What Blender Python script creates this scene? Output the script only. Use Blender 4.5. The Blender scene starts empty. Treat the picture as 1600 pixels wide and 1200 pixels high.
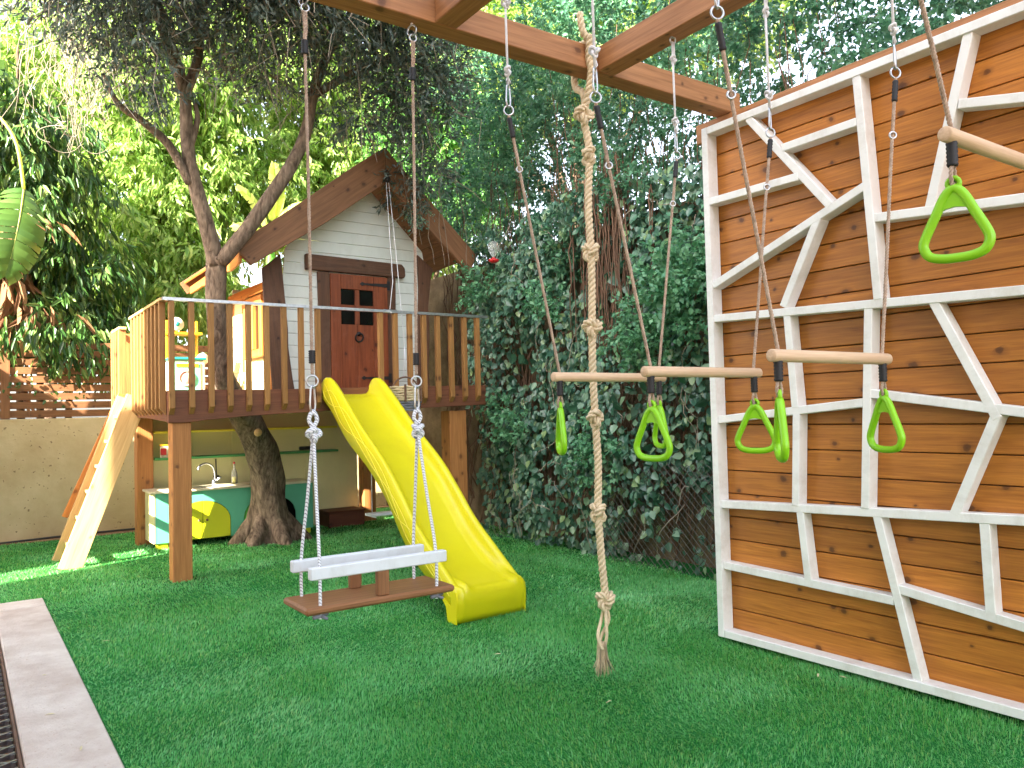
import bpy, bmesh, math, random
import numpy as np
from mathutils import Vector, Matrix, Quaternion

random.seed(7)
RNG = np.random.default_rng(11)
scene = bpy.context.scene
COL = scene.collection
R = math.radians

# ------------------------------------------------------------------ camera
cam_d = bpy.data.cameras.new('camera')
cam = bpy.data.objects.new('camera', cam_d)
COL.objects.link(cam)
cam_d.sensor_width = 36.0
cam_d.lens = 1235.0 / 1600.0 * 36.0
cam_d.clip_start = 0.05
cam_d.clip_end = 500
_yaw, _pitch, _roll = R(35.0), math.atan(44.0 / 1235.0), 0.025
_fw = Vector((math.sin(_yaw) * math.cos(_pitch), math.cos(_yaw) * math.cos(_pitch), math.sin(_pitch)))
_rt0 = Vector((math.cos(_yaw), -math.sin(_yaw), 0))
_up0 = _rt0.cross(_fw)
_rt = _rt0 * math.cos(_roll) - _up0 * math.sin(_roll)
_up = _up0 * math.cos(_roll) + _rt0 * math.sin(_roll)
CAM = Vector((0, 0, 1.3))
cam.matrix_world = Matrix(((_rt.x, _up.x, -_fw.x, CAM.x), (_rt.y, _up.y, -_fw.y, CAM.y), (_rt.z, _up.z, -_fw.z, CAM.z), (0, 0, 0, 1)))
scene.camera = cam

# ------------------------------------------------------------------ light
SUN_DIR = Vector((0.80, 0.36, -0.50)).normalized()      # the way the light travels
world = bpy.data.worlds.new('World')
scene.world = world
world.use_nodes = True
_nt = world.node_tree
_bg = _nt.nodes['Background']
_sky = _nt.nodes.new('ShaderNodeTexSky')
_sky.sky_type = 'NISHITA'
_sky.sun_disc = False
_sky.sun_elevation = math.asin(-SUN_DIR.z)
_sky.sun_rotation = math.atan2(-SUN_DIR.x, -SUN_DIR.y)
_sky.dust_density = 3.0
_sky.ozone_density = 0.6
_hs = _nt.nodes.new('ShaderNodeHueSaturation')
_hs.inputs['Saturation'].default_value = 0.55
_nt.links.new(_sky.outputs[0], _hs.inputs['Color'])
_nt.links.new(_hs.outputs[0], _bg.inputs['Color'])
_bg.inputs['Strength'].default_value = 0.118
sun_d = bpy.data.lights.new('sun', 'SUN')
sun_d.energy = 5.0
sun_d.angle = R(0.53)
sun_d.color = (1.0, 0.93, 0.80)
sun = bpy.data.objects.new('sun', sun_d)
COL.objects.link(sun)
sun.rotation_euler = SUN_DIR.to_track_quat('-Z', 'Y').to_euler()
scene.view_settings.view_transform = 'Standard'
scene.view_settings.look = 'None'
scene.view_settings.gamma = 1.0
scene.view_settings.use_curve_mapping = False
scene.view_settings.exposure = 2.95
scene.cycles.max_bounces = 7
scene.cycles.diffuse_bounces = 4
scene.cycles.transparent_max_bounces = 6
scene.cycles.use_denoising = True

# ------------------------------------------------------------------ tagging and linking
def tag(o, label=None, cat=None, group=None, kind=None):
    if label: o['label'] = label
    if cat: o['category'] = cat
    if group: o['group'] = group
    if kind: o['kind'] = kind
    return o

def thing(name, loc, label, cat, group=None):
    o = bpy.data.objects.new(name, None)
    o.empty_display_size = 0.1
    COL.objects.link(o)
    o.location = loc
    return tag(o, label, cat, group)

def link(name, me, mat, parent=None, matrix=None):
    """links a mesh; matrix is in world space, parents are never rotated"""
    o = bpy.data.objects.new(name, me)
    COL.objects.link(o)
    if mat is not None and not me.materials:
        me.materials.append(mat)
    m = matrix.copy() if matrix is not None else Matrix.Identity(4)
    if parent is not None:
        o.parent = parent
        m = origin_full(parent).inverted() @ m
    o.matrix_basis = m
    return o

def origin_full(o):
    m = Matrix.Identity(4)
    while o is not None:
        m = o.matrix_basis @ m
        o = o.parent
    return m

def basis(x, z_hint=Vector((0, 0, 1))):
    x = x.normalized()
    if abs(x.dot(z_hint)) > 0.995:
        z_hint = Vector((0, 1, 0))
    y = z_hint.cross(x).normalized()
    z = x.cross(y)
    return x, y, z

def frame(loc, x, y, z):
    return Matrix(((x.x, y.x, z.x, loc.x), (x.y, y.y, z.y, loc.y), (x.z, y.z, z.z, loc.z), (0, 0, 0, 1)))

# ------------------------------------------------------------------ mesh helpers
def box_mesh(sx, sy, sz, bevel=0.004, name='box'):
    bm = bmesh.new()
    bmesh.ops.create_cube(bm, size=1.0)
    for v in bm.verts:
        v.co = Vector((v.co.x * sx, v.co.y * sy, v.co.z * sz))
    if bevel > 0:
        bmesh.ops.bevel(bm, geom=list(bm.edges), offset=bevel, segments=1, affect='EDGES', profile=0.5)
    me = bpy.data.meshes.new(name)
    bm.to_mesh(me)
    bm.free()
    return me

def box(name, lo, hi, mat, parent=None, bevel=0.004, long_axis=None):
    """axis-aligned box whose local x axis is its longest side (for the wood grain)"""
    lo, hi = Vector(lo), Vector(hi)
    d = hi - lo
    c = (lo + hi) / 2
    ax = long_axis if long_axis is not None else max(range(3), key=lambda i: abs(d[i]))
    if ax == 0:
        x, y, z = Vector((1, 0, 0)), Vector((0, 1, 0)), Vector((0, 0, 1)); s = (d.x, d.y, d.z)
    elif ax == 1:
        x, y, z = Vector((0, 1, 0)), Vector((-1, 0, 0)), Vector((0, 0, 1)); s = (d.y, d.x, d.z)
    else:
        x, y, z = Vector((0, 0, 1)), Vector((0, 1, 0)), Vector((-1, 0, 0)); s = (d.z, d.y, d.x)
    return link(name, box_mesh(*s, bevel=min(bevel, 0.3 * min(s))), mat, parent, frame(c, x, y, z))

def bar(name, p, q, w, d, mat, parent=None, up=Vector((0, 0, 1)), bevel=0.003):
    """beam from p to q, local x along it; w across (local y), d along up (local z)"""
    p, q = Vector(p), Vector(q)
    x, y, z = basis(q - p, up)
    return link(name, box_mesh((q - p).length, w, d, bevel), mat, parent, frame((p + q) / 2, x, y, z))

def prism(name, poly, axis, a, b, mat, parent=None, bevel=0.004, rot=None):
    """polygon in the plane across axis ('y': poly=(x,z); 'x': poly=(y,z)), extruded from a to b"""
    c = [sum(p[i] for p in poly) / len(poly) for i in (0, 1)]
    bm = bmesh.new()
    m = (a + b) / 2
    def co(p, t):
        return Vector((p[0] - c[0], t - m, p[1] - c[1])) if axis == 'y' else Vector((t - m, p[0] - c[0], p[1] - c[1]))
    A = [bm.verts.new(co(p, a)) for p in poly]
    B = [bm.verts.new(co(p, b)) for p in poly]
    n = len(poly)
    bm.faces.new(A); bm.faces.new(B[::-1])
    for i in range(n):
        bm.faces.new((A[i], B[i], B[(i + 1) % n], A[(i + 1) % n]))
    bmesh.ops.recalc_face_normals(bm, faces=bm.faces)
    if bevel > 0:
        ed = [e for e in bm.edges if len(e.link_faces) == 2 and e.calc_face_angle(0) > 0.5]
        bmesh.ops.bevel(bm, geom=ed, offset=bevel, segments=1, affect='EDGES', profile=0.5)
    loc = Vector((c[0], m, c[1])) if axis == 'y' else Vector((m, c[0], c[1]))
    # local x along the long direction of the outline
    if rot is None:
        P = np.array(poly) - np.array(c)
        w, V = np.linalg.eigh(P.T @ P)
        v = V[:, 1]
        rot = math.atan2(v[1], v[0])
    dx = Vector((math.cos(rot), 0, math.sin(rot))) if axis == 'y' else Vector((0, math.cos(rot), math.sin(rot)))
    ax3 = Vector((0, 1, 0)) if axis == 'y' else Vector((1, 0, 0))
    dz = dx.cross(ax3)
    M = frame(loc, dx, ax3, dz)
    inv = M.to_3x3().transposed()
    for v in bm.verts:
        v.co = inv @ v.co
    if M.to_3x3().determinant() < 0:
        bmesh.ops.reverse_faces(bm, faces=bm.faces)
    me = bpy.data.meshes.new(name)
    bm.to_mesh(me); bm.free()
    return link(name, me, mat, parent, M)

class MB:
    """collects tubes, quads and boxes of ONE part"""
    def __init__(s):
        s.v, s.f = [], []
    def add(s, vs, fs):
        k = len(s.v)
        s.v += [tuple(v) for v in vs]
        s.f += [tuple(i + k for i in f) for f in fs]
    def tube(s, pts, rad, n=8, cap=True, closed=False, flat=1.0):
        pts = [Vector(p) for p in pts]
        m = len(pts)
        rr = rad if isinstance(rad, (list, tuple)) else [rad] * m
        ref = None
        vs = []
        for i, p in enumerate(pts):
            if closed:
                t = (pts[(i + 1) % m] - pts[i - 1])
            else:
                t = pts[min(i + 1, m - 1)] - pts[max(i - 1, 0)]
            if t.length < 1e-9: t = Vector((0, 0, 1))
            t.normalize()
            if ref is None:
                ref = Vector((1, 0, 0)) if abs(t.x) < 0.8 else Vector((0, 1, 0))
            u = (ref - t * ref.dot(t)).normalized()
            w = t.cross(u)
            ref = u
            for k in range(n):
                a = 2 * math.pi * k / n
                vs.append(p + (u * math.cos(a) + w * math.sin(a) * flat) * rr[i])
        fs = []
        for i in range(m if closed else m - 1):
            j = (i + 1) % m
            for k in range(n):
                fs.append((i * n + k, i * n + (k + 1) % n, j * n + (k + 1) % n, j * n + k))
        if cap and not closed:
            fs.append(tuple(range(n - 1, -1, -1)))
            fs.append(tuple((m - 1) * n + k for k in range(n)))
        s.add(vs, fs)
        return s
    def rope(s, pts, rad, pitch, strands=3, n=5, per=9):
        """laid rope: strands wound round a path"""
        P = resample(pts, pitch / per)
        sr = rad * 0.47
        off = rad - sr
        ref = None
        frames = []
        for i, p in enumerate(P):
            t = (P[min(i + 1, len(P) - 1)] - P[max(i - 1, 0)]).normalized()
            if ref is None: ref = Vector((1, 0, 0)) if abs(t.x) < 0.8 else Vector((0, 1, 0))
            u = (ref - t * ref.dot(t)).normalized(); ref = u
            frames.append((p, u, t.cross(u)))
        for k in range(strands):
            q = []
            for i, (p, u, w) in enumerate(frames):
                a = 2 * math.pi * (i / per + k / strands)
                q.append(p + (u * math.cos(a) + w * math.sin(a)) * off)
            s.tube(q, sr, n)
        return s
    def box(s, lo, hi):
        (a, b, c), (d, e, f) = lo, hi
        s.add([(a, b, c), (d, b, c), (d, e, c), (a, e, c), (a, b, f), (d, b, f), (d, e, f), (a, e, f)],
              [(0, 3, 2, 1), (4, 5, 6, 7), (0, 1, 5, 4), (1, 2, 6, 5), (2, 3, 7, 6), (3, 0, 4, 7)])
        return s
    def lathe(s, c, prof, n=20, axis='z'):
        vs, fs = [], []
        for (r, h) in prof:
            for k in range(n):
                a = 2 * math.pi * k / n
                if axis == 'z': p = (c[0] + r * math.cos(a), c[1] + r * math.sin(a), c[2] + h)
                elif axis == 'y': p = (c[0] + r * math.cos(a), c[1] + h, c[2] + r * math.sin(a))
                else: p = (c[0] + h, c[1] + r * math.cos(a), c[2] + r * math.sin(a))
                vs.append(p)
        for i in range(len(prof) - 1):
            for k in range(n):
                fs.append((i * n + k, i * n + (k + 1) % n, (i + 1) * n + (k + 1) % n, (i + 1) * n + k))
        s.add(vs, fs)
        return s
    def build(s, name, mat, parent=None, smooth=True, loc=None):
        V = [Vector(v) for v in s.v]
        c = Vector(loc) if loc is not None else sum(V, Vector((0, 0, 0))) / len(V)
        me = bpy.data.meshes.new(name)
        me.from_pydata([tuple(v - c) for v in V], [], s.f)
        me.update()
        bm = bmesh.new(); bm.from_mesh(me)
        bmesh.ops.recalc_face_normals(bm, faces=bm.faces)
        bm.to_mesh(me); bm.free()
        if smooth:
            me.polygons.foreach_set('use_smooth', [True] * len(me.polygons))
        return link(name, me, mat, parent, Matrix.Translation(c))

def resample(pts, step):
    pts = [Vector(p) for p in pts]
    L = [0]
    for a, b in zip(pts, pts[1:]): L.append(L[-1] + (b - a).length)
    n = max(2, int(L[-1] / step) + 1)
    out, j = [], 0
    for i in range(n):
        d = L[-1] * i / (n - 1)
        while j < len(L) - 2 and L[j + 1] < d: j += 1
        t = (d - L[j]) / max(1e-9, L[j + 1] - L[j])
        out.append(pts[j].lerp(pts[j + 1], min(1, t)))
    return out

def smooth_path(pts, n=8, closed=False):
    P = [Vector(p) for p in pts]
    m = len(P)
    out = []
    for i in range(m if closed else m - 1):
        g = (lambda k: P[k % m]) if closed else (lambda k: P[max(0, min(m - 1, k))])
        p0, p1, p2, p3 = g(i - 1), g(i), g(i + 1), g(i + 2)
        for k in range(n):
            t = k / n
            out.append(0.5 * ((2 * p1) + (p2 - p0) * t + (2 * p0 - 5 * p1 + 4 * p2 - p3) * t * t + (3 * p1 - p0 - 3 * p2 + p3) * t ** 3))
    if not closed: out.append(P[-1])
    return out

def np_mesh(name, verts, faces):
    """verts (n,3) array, faces (m,k) int array"""
    me = bpy.data.meshes.new(name)
    n, (m, k) = len(verts), faces.shape
    me.vertices.add(n)
    me.vertices.foreach_set('co', verts.astype(np.float32).ravel())
    me.loops.add(m * k)
    me.loops.foreach_set('vertex_index', faces.astype(np.int32).ravel())
    me.polygons.add(m)
    me.polygons.foreach_set('loop_start', (np.arange(m) * k).astype(np.int32))
    me.polygons.foreach_set('loop_total', np.full(m, k, dtype=np.int32))
    me.update(calc_edges=True)
    return me

def unit(a):
    return a / np.maximum(1e-9, np.linalg.norm(a, axis=1, keepdims=True))

def leaf_mesh(name, P, D, N, L, W, fold=0.15, shape='ovate', droop=0.12):
    """one leaf per row: base point, direction, face normal, length, width"""
    n = len(P)
    D = unit(D)
    S = unit(np.cross(D, N))
    N = np.cross(S, D)
    L = np.broadcast_to(np.asarray(L, float), (n,))[:, None]
    W = np.broadcast_to(np.asarray(W, float), (n,))[:, None]
    if shape == 'lance':
        tip = P + D * L - N * L * droop
        a = P + D * L * 0.45 + S * W * 0.5 + N * W * fold
        b = P + D * L * 0.45 - S * W * 0.5 + N * W * fold
        V = np.stack([P, a, tip, b], 1).reshape(-1, 3)
        i = (np.arange(n) * 4)[:, None]
        F = np.concatenate([i + np.array([[0, 1, 2]]), i + np.array([[0, 2, 3]])], 0)
        return np_mesh(name, V, F)
    tip = P + D * L - N * L * droop
    a1 = P + D * L * 0.30 + S * W * 0.5 + N * W * fold
    a2 = P + D * L * 0.70 + S * W * 0.36 + N * W * fold * 0.6 - N * L * droop * 0.4
    b1 = P + D * L * 0.30 - S * W * 0.5 + N * W * fold
    b2 = P + D * L * 0.70 - S * W * 0.36 + N * W * fold * 0.6 - N * L * droop * 0.4
    V = np.stack([P, a1, a2, tip, b2, b1], 1).reshape(-1, 3)
    i = (np.arange(n) * 6)[:, None]
    F = np.concatenate([i + np.array([[0, 1, 2, 3]]), i + np.array([[0, 3, 4, 5]])], 0)
    return np_mesh(name, V, F)

def rnd_dir(n):
    return unit(RNG.normal(size=(n, 3)))

def np_tubes(paths, radii, n=4):
    """many thin twigs as one mesh: list of point arrays with end radii (r0, r1)"""
    V, F = [], []
    k0 = 0
    for P, (r0, r1) in zip(paths, radii):
        P = np.asarray(P, float)
        m = len(P)
        T = np.gradient(P, axis=0); T = unit(T)
        ref = np.array([0.31, 0.87, 0.2])
        U = unit(np.cross(T, ref[None, :])); Wv = np.cross(T, U)
        rr = np.linspace(r0, r1, m)[:, None]
        ring = [P + (U * math.cos(2 * math.pi * a / n) + Wv * math.sin(2 * math.pi * a / n)) * rr for a in range(n)]
        V.append(np.stack(ring, 1).reshape(-1, 3))
        idx = np.arange(m - 1)[:, None] * n
        for a in range(n):
            b = (a + 1) % n
            F.append(np.concatenate([idx + a, idx + b, idx + n + b, idx + n + a], 1) + k0)
        k0 += m * n
    return np.concatenate(V), np.concatenate(F)

# ------------------------------------------------------------------ materials
def s2l(c):
    return tuple(((x / 255) / 12.92 if x / 255 <= 0.04045 else ((x / 255 + 0.055) / 1.055) ** 2.4) for x in c) + (1.0,)

def new_mat(name, rough=0.6, spec=0.5):
    m = bpy.data.materials.new(name)
    m.use_nodes = True
    nt = m.node_tree
    b = nt.nodes['Principled BSDF']
    b.inputs['Roughness'].default_value = rough
    b.inputs['Specular IOR Level'].default_value = spec
    return m, nt, b

def nd(nt, typ, **kw):
    n = nt.nodes.new(typ)
    for k, v in kw.items():
        if k in n.inputs: n.inputs[k].default_value = v
        else: setattr(n, k, v)
    return n

def ramp(nt, fac, stops):
    r = nt.nodes.new('ShaderNodeValToRGB')
    e = r.color_ramp.elements
    while len(e) < len(stops): e.new(0.5)
    for x, (p, c) in zip(e, stops):
        x.position = p; x.color = c
    nt.links.new(fac, r.inputs['Fac'])
    return r

def mixc(nt, fac, a, b, mode='MIX'):
    m = nt.nodes.new('ShaderNodeMix')
    m.data_type = 'RGBA'; m.blend_type = mode
    for sock, v in ((m.inputs[0], fac), (m.inputs[6], a), (m.inputs[7], b)):
        if hasattr(v, 'node'): nt.links.new(v, sock)
        else: sock.default_value = v
    return m.outputs[2]

def coords(nt, scale=(1, 1, 1), shift=True, kind='Object'):
    t = nt.nodes.new('ShaderNodeTexCoord')
    mp = nt.nodes.new('ShaderNodeMapping')
    mp.inputs['Scale'].default_value = scale
    src = t.outputs[kind]
    if shift:
        oi = nt.nodes.new('ShaderNodeObjectInfo')
        ml = nd(nt, 'ShaderNodeMath', operation='MULTIPLY'); ml.inputs[1].default_value = 37.0
        nt.links.new(oi.outputs['Random'], ml.inputs[0])
        va = nd(nt, 'ShaderNodeVectorMath', operation='ADD')
        nt.links.new(src, va.inputs[0]); nt.links.new(ml.outputs[0], va.inputs[1])
        src = va.outputs[0]
    nt.links.new(src, mp.inputs['Vector'])
    return mp.outputs[0]

def bump(nt, b, height, strength=0.3, dist=0.01):
    bp = nd(nt, 'ShaderNodeBump', Strength=strength, Distance=dist)
    nt.links.new(height, bp.inputs['Height'])
    nt.links.new(bp.outputs[0], b.inputs['Normal'])

def wood(name, dark, light, knot=None, rough=0.55, grain=1.0, knots=0.0, vary=0.25, wear=None):
    m, nt, b = new_mat(name, rough, 0.35)
    L = nt.links.new
    v = coords(nt, (1.3 * grain, 16 * grain, 16 * grain))
    n1 = nd(nt, 'ShaderNodeTexNoise', Scale=2.2, Detail=6.0, Roughness=0.62, Distortion=0.6)
    L(v, n1.inputs['Vector'])
    v2 = coords(nt, (3.0 * grain, 90 * grain, 90 * grain))
    n2 = nd(nt, 'ShaderNodeTexNoise', Scale=1.5, Detail=3.0)
    L(v2, n2.inputs['Vector'])
    mixf = nd(nt, 'ShaderNodeMath', operation='MULTIPLY_ADD'); mixf.inputs[1].default_value = 0.45
    L(n2.outputs['Fac'], mixf.inputs[0])
    sc = nd(nt, 'ShaderNodeMath', operation='MULTIPLY'); sc.inputs[1].default_value = 0.62
    L(n1.outputs['Fac'], sc.inputs[0]); L(sc.outputs[0], mixf.inputs[2])
    r = ramp(nt, mixf.outputs[0], [(0.30, s2l(dark)), (0.72, s2l(light))])
    col = r.outputs[0]
    if knots > 0:
        vk = coords(nt, (7.0, 8.6, 8.6))
        sx = nt.nodes.new('ShaderNodeSeparateXYZ'); L(vk, sx.inputs[0])
        ad = nd(nt, 'ShaderNodeMath', operation='ADD'); L(sx.outputs[1], ad.inputs[0]); L(sx.outputs[2], ad.inputs[1])
        cb = nt.nodes.new('ShaderNodeCombineXYZ'); L(sx.outputs[0], cb.inputs[0]); L(ad.outputs[0], cb.inputs[1])
        wob = nd(nt, 'ShaderNodeTexNoise', Scale=2.5, Detail=3.0); L(cb.outputs[0], wob.inputs['Vector'])
        wv = nd(nt, 'ShaderNodeVectorMath', operation='MULTIPLY_ADD'); wv.inputs[1].default_value = (0.22, 0.22, 0)
        L(wob.outputs['Color'], wv.inputs[0]); L(cb.outputs[0], wv.inputs[2])
        vo = nd(nt, 'ShaderNodeTexVoronoi', Scale=1.0, Randomness=1.0); vo.voronoi_dimensions = '2D'
        L(wv.outputs[0], vo.inputs['Vector'])
        wn = nd(nt, 'ShaderNodeTexWhiteNoise'); wn.noise_dimensions = '2D'
        L(vo.outputs['Position'], wn.inputs['Vector'])
        dv = nd(nt, 'ShaderNodeMath', operation='DIVIDE'); L(vo.outputs['Distance'], dv.inputs[0])
        szr = nd(nt, 'ShaderNodeMapRange'); szr.inputs['To Min'].default_value = 1.5; szr.inputs['To Max'].default_value = 0.5; szr.inputs['From Max'].default_value = max(knots, .01)
        L(wn.outputs['Value'], szr.inputs['Value']); L(szr.outputs[0], dv.inputs[1])
        kr = ramp(nt, dv.outputs[0], [(0.0, (1, 1, 1, 1)), (0.085, (0.85, 0.85, 0.85, 1)), (0.12, (0.35, 0.35, 0.35, 1)), (0.24, (0, 0, 0, 1))])
        gt = nd(nt, 'ShaderNodeMath', operation='LESS_THAN'); gt.inputs[1].default_value = knots
        L(wn.outputs['Value'], gt.inputs[0])
        mm = nd(nt, 'ShaderNodeMath', operation='MULTIPLY')
        L(kr.outputs[0], mm.inputs[0]); L(gt.outputs[0], mm.inputs[1])
        m2 = nd(nt, 'ShaderNodeMath', operation='MULTIPLY'); m2.inputs[1].default_value = 0.85
        L(mm.outputs[0], m2.inputs[0])
        col = mixc(nt, m2.outputs[0], col, s2l(knot or (70, 35, 18)))
    if wear:
        vw = coords(nt, (4, 4, 4))
        nw = nd(nt, 'ShaderNodeTexNoise', Scale=1.6, Detail=5.0, Roughness=0.7)
        L(vw, nw.inputs['Vector'])
        wr = ramp(nt, nw.outputs['Fac'], [(0.50, (0, 0, 0, 1)), (0.72, (0.8, 0.8, 0.8, 1))])
        col = mixc(nt, wr.outputs[0], col, s2l(wear))
    oi = nt.nodes.new('ShaderNodeObjectInfo')
    mr = nd(nt, 'ShaderNodeMapRange'); mr.inputs['To Min'].default_value = 1 - vary; mr.inputs['To Max'].default_value = 1 + vary
    L(oi.outputs['Random'], mr.inputs['Value'])
    hs = nt.nodes.new('ShaderNodeHueSaturation')
    L(mr.outputs[0], hs.inputs['Value']); L(col, hs.inputs['Color'])
    L(hs.outputs[0], b.inputs['Base Color'])
    bump(nt, b, mixf.outputs[0], 0.35, 0.004)
    return m

def paint(name, c, rough=0.45, var=0.06, scale=6.0, dirt=None, dirt_amt=0.4, bumpy=0.15, spec=0.5, coat=0.0):
    m, nt, b = new_mat(name, rough, spec)
    v = coords(nt, (1, 1, 1))
    n1 = nd(nt, 'ShaderNodeTexNoise', Scale=scale, Detail=5.0, Roughness=0.6)
    nt.links.new(v, n1.inputs['Vector'])
    lin = s2l(c)
    lo = tuple(max(0, x * (1 - var)) for x in lin[:3]) + (1,)
    hi = tuple(min(1, x * (1 + var)) for x in lin[:3]) + (1,)
    col = ramp(nt, n1.outputs['Fac'], [(0.3, lo), (0.7, hi)]).outputs[0]
    if dirt:
        n2 = nd(nt, 'ShaderNodeTexNoise', Scale=scale * 0.7, Detail=8.0, Roughness=0.72)
        nt.links.new(coords(nt, (1.3, 1.1, 0.7)), n2.inputs['Vector'])
        f = ramp(nt, n2.outputs['Fac'], [(0.48, (0, 0, 0, 1)), (0.75, (dirt_amt,) * 3 + (1,))]).outputs[0]
        col = mixc(nt, f, col, s2l(dirt))
    nt.links.new(col, b.inputs['Base Color'])
    if bumpy: bump(nt, b, n1.outputs['Fac'], bumpy, 0.003)
    if coat: b.inputs['Coat Weight'].default_value = coat
    return m

def metal(name, c, rough=0.3):
    m, nt, b = new_mat(name, rough)
    b.inputs['Metallic'].default_value = 1.0
    n1 = nd(nt, 'ShaderNodeTexNoise', Scale=40.0, Detail=3.0)
    nt.links.new(coords(nt), n1.inputs['Vector'])
    lin = s2l(c)
    r = ramp(nt, n1.outputs['Fac'], [(0.3, tuple(x * 0.75 for x in lin[:3]) + (1,)), (0.7, lin)])
    nt.links.new(r.outputs[0], b.inputs['Base Color'])
    return m

def leafmat(name, cols, rough=0.45, trans=0.35, spec=0.5, patch=None):
    """cols: colours spread over the leaves at random; patch: second set mixed in by place"""
    m, nt, b = new_mat(name, rough, spec)
    L = nt.links.new
    g = nt.nodes.new('ShaderNodeNewGeometry')
    st = [(i / max(1, len(cols) - 1), s2l(c)) for i, c in enumerate(cols)]
    col = ramp(nt, g.outputs['Random Per Island'], st).outputs[0]
    if patch:
        n1 = nd(nt, 'ShaderNodeTexNoise', Scale=1.3, Detail=2.0)
        L(coords(nt, (1, 1, 1), shift=False), n1.inputs['Vector'])
        f = ramp(nt, n1.outputs['Fac'], [(0.46, (0, 0, 0, 1)), (0.60, (1, 1, 1, 1))]).outputs[0]
        st2 = [(i / max(1, len(patch) - 1), s2l(c)) for i, c in enumerate(patch)]
        col = mixc(nt, f, col, ramp(nt, g.outputs['Random Per Island'], st2).outputs[0])
    L(col, b.inputs['Base Color'])
    if trans > 0:
        tr = nt.nodes.new('ShaderNodeBsdfTranslucent')
        hs = nt.nodes.new('ShaderNodeHueSaturation')
        hs.inputs['Hue'].default_value = 0.485; hs.inputs['Value'].default_value = 1.5
        L(col, hs.inputs['Color']); L(hs.outputs[0], tr.inputs['Color'])
        mx = nd(nt, 'ShaderNodeMixShader'); mx.inputs[0].default_value = trans
        L(b.outputs[0], mx.inputs[1]); L(tr.outputs[0], mx.inputs[2])
        L(mx.outputs[0], nt.nodes['Material Output'].inputs['Surface'])
    return m

def stripes(name, a, b_, scale, angle_vec, rough=0.8, width=0.5):
    """two-colour lay of a thin rope"""
    m, nt, b = new_mat(name, rough, 0.2)
    w = nd(nt, 'ShaderNodeTexWave', Scale=scale, Distortion=0.8)
    w.wave_type = 'BANDS'; w.bands_direction = 'DIAGONAL'
    w.inputs['Detail'].default_value = 1.0
    nt.links.new(coords(nt, angle_vec), w.inputs['Vector'])
    r = ramp(nt, w.outputs['Fac'], [(width - 0.12, s2l(a)), (width + 0.12, s2l(b_))])
    nt.links.new(r.outputs[0], b.inputs['Base Color'])
    bump(nt, b, w.outputs['Fac'], 0.4, 0.002)
    return m

M = {}
M['plank'] = wood('honey pine plank', (134, 76, 26), (194, 126, 50), (62, 32, 16), 0.45, 1.0, 0.34, 0.17)
M['pergola'] = wood('brown pergola timber', (128, 84, 50), (182, 128, 84), (78, 46, 28), 0.55, 0.8, 0.35, 0.06)
M['post'] = wood('orange brown post', (140, 88, 46), (184, 126, 72), (92, 54, 30), 0.55, 0.9, 0.4, 0.08)
M['deck'] = wood('brown deck timber', (92, 54, 38), (134, 84, 58), (60, 34, 22), 0.6, 0.9, 0.2, 0.12)
M['baluster'] = wood('brown baluster timber', (128, 88, 46), (176, 128, 74), (78, 46, 26), 0.6, 0.9, 0.35, 0.12)
M['barge'] = wood('dark brown roof board', (104, 70, 46), (148, 104, 72), (66, 42, 30), 0.6, 0.7, 0.2, 0.10)
M['corner'] = wood('dark brown house trim', (74, 50, 38), (114, 80, 58), (44, 28, 22), 0.6, 0.8, 0.2, 0.12, wear=(112, 84, 66))
M['door'] = wood('mahogany red door board', (100, 48, 28), (152, 82, 48), (64, 28, 18), 0.45, 0.7, 0.15, 0.10, wear=(146, 84, 60))
M['orange_wood'] = wood('orange stained board', (156, 88, 34), (206, 134, 64), (104, 56, 24), 0.55, 0.8, 0.2, 0.10)
M['pale_wood'] = wood('pale planed board', (196, 150, 90), (228, 190, 132), (150, 104, 60), 0.55, 0.8, 0.2, 0.06)
M['fence'] = wood('weathered slat', (104, 68, 42), (146, 100, 64), (70, 44, 28), 0.65, 0.8, 0.2, 0.15)
M['seat'] = wood('brown swing seat', (112, 72, 44), (160, 112, 74), (70, 42, 26), 0.5, 1.2, 0.1, 0.05)
M['dowel'] = wood('beech dowel', (196, 162, 130), (226, 196, 164), (170, 124, 90), 0.5, 1.4, 0.0, 0.04)
M['box_wood'] = wood('dark red brown box', (84, 42, 28), (112, 62, 42), (50, 26, 18), 0.6, 0.8, 0.1, 0.05)
M['white'] = paint('white painted timber', (232, 232, 230), 0.42, 0.04, 7.0, (176, 168, 152), 0.5)
M['rail_white'] = paint('white swing rail', (226, 230, 236), 0.5, 0.03, 9.0, (176, 172, 166), 0.4)
M['siding'] = paint('pale white green siding', (226, 231, 224), 0.55, 0.03, 4.0, (176, 178, 166), 0.35)
M['yellow'] = paint('yellow slide plastic', (224, 212, 22), 0.32, 0.03, 3.0, (196, 176, 30), 0.3, 0.05, 0.5)
M['yellow_line'] = paint('pale yellow scratch line', (248, 236, 96), 0.4, 0.02, 3.0, None, 0, 0)
M['lime'] = paint('lime green plastic', (138, 206, 26), 0.32, 0.05, 12.0, None, 0, 0.05)
M['black'] = paint('black rubber sleeve', (34, 34, 38), 0.6, 0.2, 30.0)
M['iron'] = paint('black wrought iron', (36, 32, 32), 0.5, 0.3, 30.0)
M['glass_dark'] = paint('dark window pane', (16, 14, 14), 0.15, 0.2, 3.0, None, 0, 0)
M['steel'] = metal('galvanised steel', (206, 208, 212), 0.28)
M['rail'] = metal('brushed rail metal', (214, 216, 220), 0.4)
M['grate'] = metal('steel grating', (176, 178, 190), 0.36)
M['chain'] = metal('dull fence wire', (120, 118, 112), 0.5)
M['manila'] = paint('beige manila rope', (222, 202, 170), 0.85, 0.12, 60.0, (168, 140, 104), 0.5, 0.3, 0.2)
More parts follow.
